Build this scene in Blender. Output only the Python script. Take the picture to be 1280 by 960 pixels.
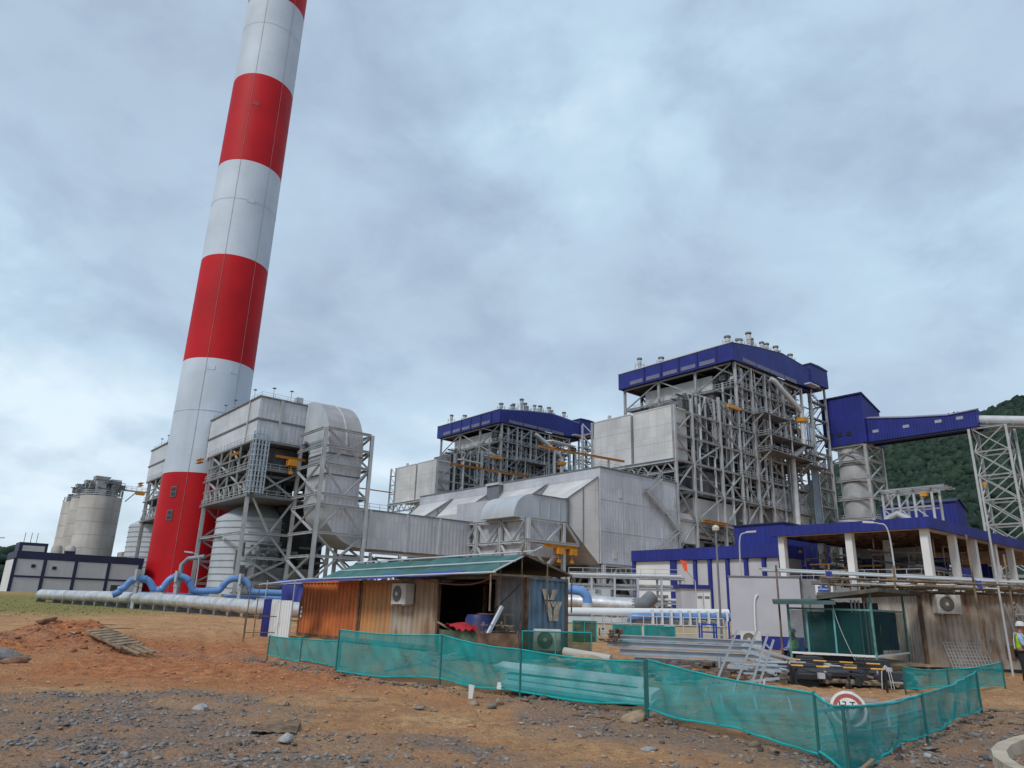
import bpy, bmesh, math, random
import numpy as np
from mathutils import Vector, Matrix, Quaternion, noise
R = math.radians
random.seed(7)
for o in list(bpy.data.objects): bpy.data.objects.remove(o)
scene = bpy.context.scene
COL = scene.collection

# ---------------------------------------------------------------- camera
EYE = 1.75
FPX = 887.0
_u = np.array([88.0, 2825.0, -FPX]); _u /= np.linalg.norm(_u)
_f = np.array([0, 0, -1.0]); _y = _f - _f.dot(_u) * _u; _y /= np.linalg.norm(_y)
ROT = np.array([np.cross(_y, _u), _y, _u])
cam = bpy.data.cameras.new('camera'); cam.sensor_fit = 'HORIZONTAL'; cam.sensor_width = 36
cam.lens = FPX / 1280 * 36; cam.clip_start = 0.1; cam.clip_end = 9000
camo = bpy.data.objects.new('camera', cam); COL.objects.link(camo)
M4 = Matrix([list(ROT[0]) + [0], list(ROT[1]) + [0], list(ROT[2]) + [EYE], [0, 0, 0, 1]])
camo.matrix_world = M4
scene.camera = camo

# ---------------------------------------------------------------- world, sun, exposure
SUN_AZ, SUN_EL = -142.0, 46.0        # compass-style azimuth from +Y, clockwise
world = bpy.data.worlds.new('World'); scene.world = world; world.use_nodes = True
nt = world.node_tree; nt.nodes.clear()
N = nt.nodes.new; LK = nt.links.new
def mth(tree, op, a, b=None, clamp=False):
    n = tree.nodes.new('ShaderNodeMath'); n.operation = op; n.use_clamp = clamp
    for i, s in enumerate((a, b)):
        if s is None: continue
        if isinstance(s, (int, float)): n.inputs[i].default_value = s
        else: tree.links.new(s, n.inputs[i])
    return n.outputs[0]
def ramp(tree, fac, stops):
    n = tree.nodes.new('ShaderNodeValToRGB'); tree.links.new(fac, n.inputs[0])
    cr = n.color_ramp
    while len(cr.elements) < len(stops): cr.elements.new(0.5)
    for e, (p, c) in zip(cr.elements, stops): e.position = p; e.color = (*c, 1)
    return n.outputs[0]
sky = N('ShaderNodeTexSky'); sky.sky_type = 'NISHITA'; sky.sun_disc = False
sky.sun_elevation = R(SUN_EL); sky.sun_rotation = R(SUN_AZ)
sky.air_density = 1.2; sky.dust_density = 1.5; sky.ozone_density = 2.0
bg1 = N('ShaderNodeBackground'); bg1.inputs[1].default_value = 0.085; LK(sky.outputs[0], bg1.inputs[0])
tc = N('ShaderNodeTexCoord'); sx = N('ShaderNodeSeparateXYZ'); LK(tc.outputs['Generated'], sx.inputs[0])
zc = mth(nt, 'ADD', mth(nt, 'MAXIMUM', sx.outputs[2], 0.0), 0.42)
cv = N('ShaderNodeCombineXYZ')
LK(mth(nt, 'DIVIDE', sx.outputs[0], zc), cv.inputs[0]); LK(mth(nt, 'DIVIDE', sx.outputs[1], zc), cv.inputs[1])
def wnoise(scale, detail, rough, off, dist=0.0):
    mp = N('ShaderNodeMapping'); mp.inputs['Location'].default_value = off; LK(cv.outputs[0], mp.inputs[0])
    n = N('ShaderNodeTexNoise'); LK(mp.outputs[0], n.inputs['Vector'])
    n.inputs['Scale'].default_value = scale; n.inputs['Detail'].default_value = detail
    n.inputs['Roughness'].default_value = rough; n.inputs['Distortion'].default_value = dist
    return n.outputs['Fac']
n1 = wnoise(0.95, 6, 0.56, (3.1, 1.7, 0.4), 0.2)
n2 = wnoise(4.2, 7, 0.55, (8.1, 2.7, 2.4), 0.2)
cl = mth(nt, 'ADD', mth(nt, 'MULTIPLY', n1, 0.77), mth(nt, 'MULTIPLY', n2, 0.23))
ccol = ramp(nt, cl, [(0.36, (0.30, 0.375, 0.475)), (0.45, (0.325, 0.42, 0.528)), (0.52, (0.365, 0.485, 0.595)), (0.61, (0.53, 0.63, 0.705))])
# paler cloud low over the horizon
low = mth(nt, 'MULTIPLY', mth(nt, 'POWER', mth(nt, 'SUBTRACT', 1.0, mth(nt, 'MAXIMUM', sx.outputs[2], 0.0), True), 7.0), 0.55)
mx = N('ShaderNodeMix'); mx.data_type = 'RGBA'; LK(low, mx.inputs['Factor']); LK(ccol, mx.inputs['A']); mx.inputs['B'].default_value = (0.60, 0.655, 0.695, 1)
bg2 = N('ShaderNodeBackground'); LK(mx.outputs['Result'], bg2.inputs[0]); bg2.inputs[1].default_value = 0.98
cov = ramp(nt, n2, [(0.30, (0.72, 0.72, 0.72)), (0.52, (1, 1, 1))])
ms = N('ShaderNodeMixShader'); LK(cov, ms.inputs[0]); LK(bg1.outputs[0], ms.inputs[1]); LK(bg2.outputs[0], ms.inputs[2])
wo = N('ShaderNodeOutputWorld'); LK(ms.outputs[0], wo.inputs[0])
sun = bpy.data.lights.new('sun', 'SUN'); sun.energy = 1.5; sun.angle = R(14); sun.color = (1, 0.96, 0.9)
suno = bpy.data.objects.new('sun', sun); COL.objects.link(suno)
_sd = Vector((math.sin(R(SUN_AZ)) * math.cos(R(SUN_EL)), math.cos(R(SUN_AZ)) * math.cos(R(SUN_EL)), math.sin(R(SUN_EL))))
suno.rotation_euler = _sd.to_track_quat('Z', 'Y').to_euler()
scene.view_settings.view_transform = 'Standard'; scene.view_settings.look = 'None'
scene.view_settings.exposure = 0.55; scene.view_settings.gamma = 1.0; scene.view_settings.use_curve_mapping = False
scene.render.engine = 'CYCLES'
scene.cycles.max_bounces = 6; scene.cycles.transparent_max_bounces = 12

# ---------------------------------------------------------------- materials
MATS = {}
def mat(name, col, rough=0.6, metal=0.0, var=0.12, vs=1.0, streak=0.0, rust=0.0, bump=0.0, bs=20.0, col2=None, spec=0.4, wave=None, hole=None, panel=None):
    """procedural surface: base colour broken up by noise, optional streaks, rust, fine relief"""
    if name in MATS: return MATS[name]
    m = bpy.data.materials.new(name); m.use_nodes = True; t = m.node_tree
    b = t.nodes['Principled BSDF']; b.inputs['Roughness'].default_value = rough; b.inputs['Metallic'].default_value = metal
    b.inputs['Specular IOR Level'].default_value = spec
    g = t.nodes.new('ShaderNodeNewGeometry'); pos = g.outputs['Position']
    def nz(scale, detail=4, vec=None, rough_=0.55):
        n = t.nodes.new('ShaderNodeTexNoise'); t.links.new(vec or pos, n.inputs['Vector'])
        n.inputs['Scale'].default_value = scale; n.inputs['Detail'].default_value = detail; n.inputs['Roughness'].default_value = rough_
        return n.outputs['Fac']
    def mixc(f, a, c):
        n = t.nodes.new('ShaderNodeMix'); n.data_type = 'RGBA'
        for k, s in (('Factor', f), ('A', a), ('B', c)):
            if isinstance(s, (int, float)): n.inputs[k].default_value = s
            elif isinstance(s, tuple): n.inputs[k].default_value = (*s, 1)
            else: t.links.new(s, n.inputs[k])
        return n.outputs['Result']
    c2 = col2 or tuple(max(0, c * (1 - 2.2 * var)) for c in col)
    f = t.nodes.new('ShaderNodeMapRange'); t.links.new(nz(vs), f.inputs[0]); f.inputs[1].default_value = 0.32; f.inputs[2].default_value = 0.68
    hi = tuple(min(1, c * (1 + var * 0.6)) for c in col)
    c = mixc(f.outputs[0], c2, hi)
    if streak:
        mp = t.nodes.new('ShaderNodeMapping'); t.links.new(pos, mp.inputs[0]); mp.inputs['Scale'].default_value = (1, 1, 0.07)
        s = nz(vs * 2.6, 5, mp.outputs[0]); mr = t.nodes.new('ShaderNodeMapRange'); t.links.new(s, mr.inputs[0]); mr.inputs[1].default_value = 0.5; mr.inputs[2].default_value = 0.75; mr.inputs[4].default_value = streak
        c = mixc(mr.outputs[0], c, tuple(x * 0.45 for x in col))
    if rust:
        mp = t.nodes.new('ShaderNodeMapping'); t.links.new(pos, mp.inputs[0]); mp.inputs['Scale'].default_value = (1, 1, 0.25)
        s = nz(vs * 1.7, 7, mp.outputs[0], 0.65); mr = t.nodes.new('ShaderNodeMapRange'); t.links.new(s, mr.inputs[0]); mr.inputs[1].default_value = 0.56; mr.inputs[2].default_value = 0.68; mr.inputs[4].default_value = rust
        c = mixc(mr.outputs[0], c, (0.16, 0.055, 0.02))
    if panel:      # separate lagging sheets: each a shade apart, thin dark laps between them
        mp = t.nodes.new('ShaderNodeMapping'); t.links.new(pos, mp.inputs[0]); mp.inputs['Rotation'].default_value = (0, 0, R(-40))
        ss = t.nodes.new('ShaderNodeSeparateXYZ'); t.links.new(mp.outputs[0], ss.inputs[0]); cb = t.nodes.new('ShaderNodeCombineXYZ')
        t.links.new(mth(t, 'ADD', ss.outputs[0], ss.outputs[1]), cb.inputs[0]); t.links.new(ss.outputs[2], cb.inputs[1])
        bk = t.nodes.new('ShaderNodeTexBrick'); t.links.new(cb.outputs[0], bk.inputs['Vector']); bk.inputs['Scale'].default_value = 1.0
        bk.inputs['Color1'].default_value = (1, 1, 1, 1); bk.inputs['Color2'].default_value = (0.80, 0.80, 0.82, 1); bk.inputs['Mortar'].default_value = (0.62, 0.62, 0.64, 1)
        bk.inputs['Brick Width'].default_value = panel[0]; bk.inputs['Row Height'].default_value = panel[1]; bk.inputs['Mortar Size'].default_value = 0.045; bk.offset = panel[2] if len(panel) > 2 else 0.0
        mm = t.nodes.new('ShaderNodeMix'); mm.data_type = 'RGBA'; mm.blend_type = 'MULTIPLY'; mm.inputs['Factor'].default_value = 0.55
        t.links.new(c, mm.inputs['A']); t.links.new(bk.outputs['Color'], mm.inputs['B']); c = mm.outputs['Result']
    t.links.new(c, b.inputs['Base Color'])
    if bump:
        bp = t.nodes.new('ShaderNodeBump'); bp.inputs['Strength'].default_value = bump; bp.inputs['Distance'].default_value = 0.05
        t.links.new(nz(bs, 5), bp.inputs['Height']); t.links.new(bp.outputs[0], b.inputs['Normal'])
    if wave:
        mp = t.nodes.new('ShaderNodeMapping'); t.links.new(pos, mp.inputs[0]); mp.inputs['Rotation'].default_value = (0, 0, R(-40))
        ss = t.nodes.new('ShaderNodeSeparateXYZ'); t.links.new(mp.outputs[0], ss.inputs[0])
        h = mth(t, 'SINE', mth(t, 'MULTIPLY', mth(t, 'ADD', ss.outputs[0], ss.outputs[1]), wave))
        bp = t.nodes.new('ShaderNodeBump'); bp.inputs['Strength'].default_value = 0.28; bp.inputs['Distance'].default_value = 0.06
        t.links.new(h, bp.inputs['Height']); t.links.new(bp.outputs[0], b.inputs['Normal'])
    if hole is not None:
        tr = t.nodes.new('ShaderNodeBsdfTransparent'); x = t.nodes.new('ShaderNodeMixShader')
        tl = t.nodes.new('ShaderNodeBsdfTranslucent'); t.links.new(c, tl.inputs[0])
        y = t.nodes.new('ShaderNodeMixShader'); y.inputs[0].default_value = 0.35; t.links.new(b.outputs[0], y.inputs[1]); t.links.new(tl.outputs[0], y.inputs[2])
        mr = t.nodes.new('ShaderNodeMapRange'); t.links.new(nz(2.0), mr.inputs[0]); mr.inputs[1].default_value = 0.3; mr.inputs[2].default_value = 0.7
        mr.inputs[3].default_value = hole - 0.12; mr.inputs[4].default_value = hole + 0.12
        wv = t.nodes.new('ShaderNodeMapRange'); t.links.new(nz(130, 2), wv.inputs[0]); wv.inputs[1].default_value = 0.35; wv.inputs[2].default_value = 0.65; wv.inputs[3].default_value = 0.7; wv.inputs[4].default_value = 1.3
        mr2 = mth(t, 'MULTIPLY', mr.outputs[0], wv.outputs[0], True)
        t.links.new(mr2, x.inputs[0]); t.links.new(y.outputs[0], x.inputs[1]); t.links.new(tr.outputs[0], x.inputs[2])
        t.links.new(x.outputs[0], t.nodes['Material Output'].inputs[0])
    MATS[name] = m; return m
STEEL = mat('steel_grey', (0.40, 0.415, 0.435), 0.5, 0.0, 0.10, 0.4)
STEELD = mat('steel_dull_shaded', (0.165, 0.173, 0.187), 0.55, 0.0, 0.15, 0.5)  # dull steel, darkened further to hold the shade inside the boiler houses
STEELW = mat('steel_pale', (0.46, 0.48, 0.50), 0.5, 0.0, 0.08, 0.4)
CLAD = mat('cladding_grey', (0.53, 0.545, 0.59), 0.42, 0.1, 0.10, 0.14, streak=0.15, wave=7.0, panel=(1.15, 3.4, 0.5))
CLADW = mat('cladding_pale', (0.54, 0.535, 0.53), 0.5, 0.05, 0.09, 0.15, streak=0.25, bump=0.1, bs=3, panel=(2.4, 4.4))
CLADD = mat('cladding_warm', (0.36, 0.345, 0.35), 0.5, 0.1, 0.1, 0.15, streak=0.3, wave=9.0, panel=(1.1, 1.6))
SEAM = mat('seam_dark', (0.13, 0.135, 0.15), 0.6)
DARK = mat('dark_plant', (0.04, 0.042, 0.048), 0.7, 0, 0.3, 0.5)  # near-black, also stands in for shade deep inside the boiler frames
MID = mat('mid_plant', (0.115, 0.12, 0.13), 0.6, 0, 0.3, 0.5)  # kept dark so the boiler interior's shade is in the colour
NAVY = mat('navy_sheet', (0.020, 0.029, 0.215), 0.5, 0, 0.12, 0.2, streak=0.25, wave=8.0, spec=0.3, panel=(1.0, 9.0))
NAVY2 = mat('navy_dark', (0.012, 0.013, 0.055), 0.5, 0, 0.1, 0.3)
LOUV = mat('louvre_grey', (0.15, 0.155, 0.24), 0.6)
YEL = mat('hoist_yellow', (0.55, 0.24, 0.02), 0.45, 0, 0.1, 1.0)
RED = mat('stack_red', (0.46, 0.006, 0.013), 0.6, 0, 0.10, 0.08, streak=0.35, spec=0.2)
WHT = mat('stack_white', (0.50, 0.57, 0.67), 0.6, 0, 0.07, 0.08, streak=0.3, spec=0.3)
CONC = mat('concrete', (0.43, 0.415, 0.405), 0.85, 0, 0.15, 0.12, streak=0.5, bump=0.2, bs=2)
CONCL = mat('concrete_pale', (0.42, 0.40, 0.37), 0.85, 0, 0.15, 0.6, streak=0.3, bump=0.2, bs=8)
VESS = mat('vessel_grey', (0.42, 0.455, 0.50), 0.5, 0.05, 0.08, 0.15, streak=0.3)
PANW = mat('panel_white', (0.62, 0.63, 0.63), 0.5, 0, 0.06, 0.3, streak=0.15)
PANG = mat('panel_grey', (0.42, 0.42, 0.45), 0.5, 0, 0.06, 0.3, streak=0.2)
SILV = mat('foil_silver', (0.60, 0.60, 0.61), 0.38, 0.55, 0.15, 1.2, streak=0.2, bump=0.3, bs=5)
BLUEP = mat('pipe_blue', (0.11, 0.235, 0.50), 0.4, 0, 0.10, 0.5, streak=0.2)
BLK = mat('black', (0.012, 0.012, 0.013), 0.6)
WOOD = mat('old_wood', (0.26, 0.19, 0.125), 0.85, 0, 0.25, 4, bump=0.4, bs=25)
ALU = mat('aluminium', (0.38, 0.41, 0.45), 0.4, 0.3, 0.08, 2)

# ---------------------------------------------------------------- building blocks
PH = R(40)
CPH, SPH = math.cos(PH), math.sin(PH)
def PW(u, v, z=0.0): return Vector((CPH * u - SPH * v, SPH * u + CPH * v, z))   # plant grid -> world
def tag(o, label=None, cat=None, group=None, kind=None):
    for k, v in (('label', label), ('category', cat), ('group', group), ('kind', kind)):
        if v: o[k] = v
    return o
class MB:
    def __init__(s, o=(0, 0, 0)): s.v = []; s.f = []; s.o = o
    def add(s, vs, fs):
        n = len(s.v); s.v += [(p[0] - s.o[0], p[1] - s.o[1], p[2] - s.o[2]) for p in vs]; s.f += [tuple(i + n for i in f) for f in fs]; return s
    def hexa(s, p): return s.add(p, [(0, 3, 2, 1), (4, 5, 6, 7), (0, 1, 5, 4), (1, 2, 6, 5), (2, 3, 7, 6), (3, 0, 4, 7)])
    def box(s, a, b):
        (x0, y0, z0), (x1, y1, z1) = a, b
        return s.hexa([(x0, y0, z0), (x1, y0, z0), (x1, y1, z0), (x0, y1, z0), (x0, y0, z1), (x1, y0, z1), (x1, y1, z1), (x0, y1, z1)])
    def loft(s, rings, caps=True, closed=True):
        n = len(rings[0]); vs = [p for r in rings for p in r]; fs = []
        for i in range(len(rings) - 1):
            for j in range(n if closed else n - 1):
                k = (j + 1) % n; fs.append((i * n + j, i * n + k, (i + 1) * n + k, (i + 1) * n + j))
        if caps and closed: fs += [tuple(range(n))[::-1], tuple((len(rings) - 1) * n + j for j in range(n))]
        return s.add(vs, fs)
    def prism(s, poly, vec):
        return s.loft([[tuple(p) for p in poly], [tuple(Vector(p) + Vector(vec)) for p in poly]])
    def tube(s, path, r, n=8, caps=True):
        P_ = [Vector(p) for p in path]; rs = r if isinstance(r, (list, tuple)) else [r] * len(P_)
        rings = []; prev = None
        for i, p in enumerate(P_):
            d = (P_[min(i + 1, len(P_) - 1)] - P_[max(i - 1, 0)]).normalized()
            if prev is None: a = d.orthogonal().normalized()
            else:
                a = prev - d * prev.dot(d)
                a = a.normalized() if a.length > 1e-5 else d.orthogonal().normalized()
            prev = a; b = d.cross(a)
            rings.append([tuple(p + (a * math.cos(2 * math.pi * k / n) + b * math.sin(2 * math.pi * k / n)) * rs[i]) for k in range(n)])
        return s.loft(rings, caps)
    def beam(s, p, q, w, h=None):
        p = Vector(p); q = Vector(q); h = h or w; d = (q - p)
        if d.length < 1e-6: return s
        d.normalize(); a = d.cross(Vector((0, 0, 1)))
        a = Vector((1, 0, 0)) if a.length < 1e-3 else a.normalized(); b = a.cross(d)
        r = lambda c: [tuple(c + a * i * w / 2 + b * j * h / 2) for i, j in ((-1, -1), (1, -1), (1, 1), (-1, 1))]
        return s.loft([r(p), r(q)])
    def lathe(s, c, prof, n=24, a0=0.0, a1=2 * math.pi):
        full = abs(a1 - a0 - 2 * math.pi) < 1e-6
        m = n if full else n + 1
        rings = [[(c[0] + r * math.cos(a0 + (a1 - a0) * k / n), c[1] + r * math.sin(a0 + (a1 - a0) * k / n), c[2] + z) for k in range(m)] for r, z in prof]
        return s.loft(rings, False, full)
    def rail(s, pts, h=1.1, w=0.09, step=2.5):
        P_ = [Vector(p) for p in pts]
        for a, b in zip(P_, P_[1:]):
            for k in (1.0, 0.5): s.beam(a + Vector((0, 0, h * k)), b + Vector((0, 0, h * k)), w)
            n = max(1, int((b - a).length / step))
            for i in range(n + 1):
                p = a.lerp(b, i / n); s.beam(p, p + Vector((0, 0, h)), w)
        return s
    def build(s, name, m, parent=None, kind=None, smooth=False, loc=None):
        me = bpy.data.meshes.new(name); me.from_pydata([tuple(p) for p in s.v], [], s.f); me.update()
        if isinstance(m, (list, tuple)):
            for k in m: me.materials.append(k)
        else: me.materials.append(m)
        if smooth:
            for p in me.polygons: p.use_smooth = True
            try: me.set_sharp_from_angle(angle=R(35))
            except Exception: pass
        o = bpy.data.objects.new(name, me); COL.objects.link(o)
        if parent: o.parent = parent
        if loc: o.location = loc
        if kind: o['kind'] = kind
        return o
UNIT = {}
def unit(shape, m):
    k = (shape, m.name)
    if k in UNIT: return UNIT[k]
    if shape == 'H':
        t = 0.16
        pr = [(-.5, -.5), (.5, -.5), (.5, -.5 + t), (t / 2, -.5 + t), (t / 2, .5 - t), (.5, .5 - t), (.5, .5), (-.5, .5), (-.5, .5 - t), (-t / 2, .5 - t), (-t / 2, -.5 + t), (-.5, -.5 + t)]
    elif shape == 'C': pr = [(.5 * math.cos(k * math.pi / 4), .5 * math.sin(k * math.pi / 4)) for k in range(8)]
    else: pr = [(-.5, -.5), (.5, -.5), (.5, .5), (-.5, .5)]
    mb = MB(); mb.loft([[(x, y, 0) for x, y in pr], [(x, y, 1) for x, y in pr]])
    me = bpy.data.meshes.new('member'); me.from_pydata(mb.v, [], mb.f); me.materials.append(m); UNIT[k] = me; return me
def bar(parent, name, p, q, w, m, h=None, shape='B', o=(0, 0, 0)):
    p = Vector(p) - Vector(o); q = Vector(q) - Vector(o); d = q - p
    ob = bpy.data.objects.new(name, unit(shape, m)); COL.objects.link(ob)
    ob.parent = parent; ob.location = p; ob.rotation_mode = 'QUATERNION'
    dn = d.normalized()
    if abs(dn.z) > 0.999: ob.rotation_quaternion = Quaternion((1, 0, 0, 0)) if dn.z > 0 else Quaternion((0, 1, 0, 0))
    else:
        x = dn.cross(Vector((0, 0, 1))).normalized(); y = dn.cross(x)
        ob.rotation_quaternion = Matrix((x, y, dn)).transposed().to_quaternion()
    ob.scale = (w, h or w, d.length); return ob
class Thing:
    """an Empty at a thing's base that parents its parts; coordinates are given in its own frame (plant grid or world) and shifted by its origin"""
    def __init__(s, name, label, cat, loc, rz=0.0, group=None, plant=False, org=None):
        s.e = bpy.data.objects.new(name, None); COL.objects.link(s.e); tag(s.e, label, cat, group); s.e.empty_display_size = 0.5
        s.o = tuple(org) if org is not None else (tuple(loc) if plant else (0, 0, 0))
        s.e.location = PW(*loc) if plant else loc
        s.e.rotation_euler = (0, 0, PH if plant else rz)
    def mb(s): return MB(s.o)
    def bar(s, name, p, q, w, m=None, h=None, shape='H', parent=None): return bar(parent or s.e, name, p, q, w, m or STEEL, h, shape, s.o)
    def box(s, name, a, b, m, parent=None): return s.mb().box(a, b).build(name, m, parent or s.e)
    def put(s, mb, name, m, parent=None, kind=None, smooth=False): return mb.build(name, m, parent or s.e, kind, smooth)
def copy_tree(o, parent=None):
    c = o.copy(); COL.objects.link(c); c.parent = parent
    for ch in list(o.children): copy_tree(ch, c)
    return c
def gz(x, y):
    D = math.hypot(x, y)
    return float(np.interp(D, [0, 28, 60, 95, 150, 900], [0, 0, 0.3, 0.65, 1.7, 1.7]))
# ---------------------------------------------------------------- ground sheet
def proj(x, y, z):
    c = ROT.T @ np.array([x, y, z - EYE]); 
    if c[2] > -0.3: return None
    return 640 + FPX * c[0] / -c[2], 480 - FPX * c[1] / -c[2]
def sm(a, b, x): t = min(1, max(0, (x - a) / (b - a))); return t * t * (3 - 2 * t)
def nz3(x, y, s, o=0.0): return noise.fractal(Vector((x * s + o, y * s - o, o)), 0.7, 2.1, 4)
def gmask(x, y):
    """what the ground is made of here: (gravel, grass, red clay)"""
    n = nz3(x, y, 0.35, 3.3); n2 = nz3(x, y, 1.1, 9.1)
    D = math.hypot(x, y)
    near = float(np.interp(x, [-14, -9, -6.5, -4.8, -3.6, -2.4, -1.2, 0.2], [13.6, 13.8, 14.9, 14.6, 13.2, 11.2, 9.8, 9.2]))
    gr = 1 - sm(near - 0.9, near + 0.6, y + n * 1.6 + n2 * 0.5)
    e = ((x + 0.9) / 0.9) ** 2 + ((y - 10.4) / 0.7) ** 2
    gr = max(gr, 1 - sm(0.5, 1.5, e + n2))
    fy = float(np.interp(x, [-8, -4, 0, 2.6, 4.0, 9.5], [24, 19.5, 15.4, 13.6, 9.6, 15.5]))      # along the net barrier
    gr = max(gr, 0.85 * (1 - sm(1.2, 3.3, abs(y + 1.0 - fy) + n * 1.6)) if x > 0.2 else 0.5 * (1 - sm(0.3, 1.6, abs(y - fy) + n)))
    gr *= .55 + .45 * sm(-.2, .2, nz3(x, y, .55, 17.0))
    gs = sm(44, 62, D + n * 14) * (1 - sm(-38, -22, x + n * 6 - (y - 50) * 0.12))
    cl = math.exp(-(((x + 15.5) / 5.5) ** 2 + ((y - 25.0) / 4.5) ** 2)) * 1.3 + .3 * n2
    cl = max(cl, 0.95 * (1 - sm(2.0, 6.0, abs((x + 8.0) * 0.75 + (y - 20.5) * 0.25) + n * 2)) * sm(15, 18, y) * (1 - sm(26, 38, y)))
    cl = max(cl, 0.7 * (1 - sm(0, 2.2, abs(y - 16.3 + n * 2)))) if x < -3 else max(cl, 0.35 * (1 - sm(0, 2.5, abs(y - 14.5 + x * 0.6 + n))))
    return min(1, max(0, gr)), min(1, gs), min(1, max(0, cl))
def gh(x, y):
    h = gz(x, y); D = math.hypot(x, y)
    if D < 70:
        m = 0.62 * math.exp(-(((x + 15.1) / 1.9) ** 2 + ((y - 26.5) / 2.0) ** 2)) + 0.36 * math.exp(-(((x + 15.2) / 3.4) ** 2 + ((y - 23.8) / 2.8) ** 2))
        h += m * (1 + 0.35 * nz3(x, y, 0.7, 5.0) + 0.16 * nz3(x, y, 2.2, 6.0))
        k = 1 - sm(45, 70, D)
        h += k * (0.06 * nz3(x, y, 0.28, 1.0) + 0.05 * nz3(x, y, 1.3, 2.0))
        if D < 32: h += (0.026 * nz3(x, y, 4.2, 4.0)) * k
        if 15 < y < 60 and x < 2:      # wheel ruts curving up to the field
            cxr = float(np.interp(y, [15, 18, 22, 28, 40, 60], [-2.0, -5.0, -7.6, -10.0, -15.0, -25.0]))
            for off in (-.9, .9):
                q = (x - cxr - off) / .28; h += -0.075 * math.exp(-q * q) + 0.03 * math.exp(-((abs(q) - 1.7) / .7) ** 2)
        if y < 20 and x < 1:
            for yy in (15.6, 17.2):
                q = (y - yy + .22 * x + .3 * math.sin(x * .5)) / .26; h += -0.06 * math.exp(-q * q) + 0.025 * math.exp(-((abs(q) - 1.7) / .7) ** 2)
    return h
def axis(lo, hi, step, ext):
    a = list(np.arange(lo, hi + 1e-6, step)); s = step; p = hi; q = lo
    while p < ext: s *= 1.22; p += s; a.append(p)
    s = step
    while q > -ext: s *= 1.22; q -= s; a.insert(0, q)
    return a
def arr_mesh(name, V, Fq, m, smooth=False):
    me = bpy.data.meshes.new(name); V = np.asarray(V, dtype=np.float32); Fq = np.asarray(Fq, dtype=np.int32); k = Fq.shape[1]
    me.vertices.add(len(V)); me.vertices.foreach_set('co', V.ravel())
    me.loops.add(Fq.size); me.loops.foreach_set('vertex_index', Fq.ravel())
    me.polygons.add(len(Fq)); me.polygons.foreach_set('loop_start', np.arange(0, Fq.size, k, dtype=np.int32))
    me.update(calc_edges=True); me.materials.append(m)
    if smooth: me.polygons.foreach_set('use_smooth', np.ones(len(Fq), dtype=bool))
    o = bpy.data.objects.new(name, me); COL.objects.link(o); return o
gx = axis(-21, 18, 0.16, 4000); gy = axis(7.5, 38, 0.16, 4000)
V = []; MSK = []
for y in gy:
    for x in gx:
        far = math.hypot(x, y) > 130
        V.append((x, y, gz(x, y) if far else gh(x, y)))
        MSK.append((0, 0.6 if x < -30 else 0.1, 0) if far else gmask(x, y))
nx = len(gx)
Fq = [(j * nx + i, j * nx + i + 1, (j + 1) * nx + i + 1, (j + 1) * nx + i) for j in range(len(gy) - 1) for i in range(nx - 1)]
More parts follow.
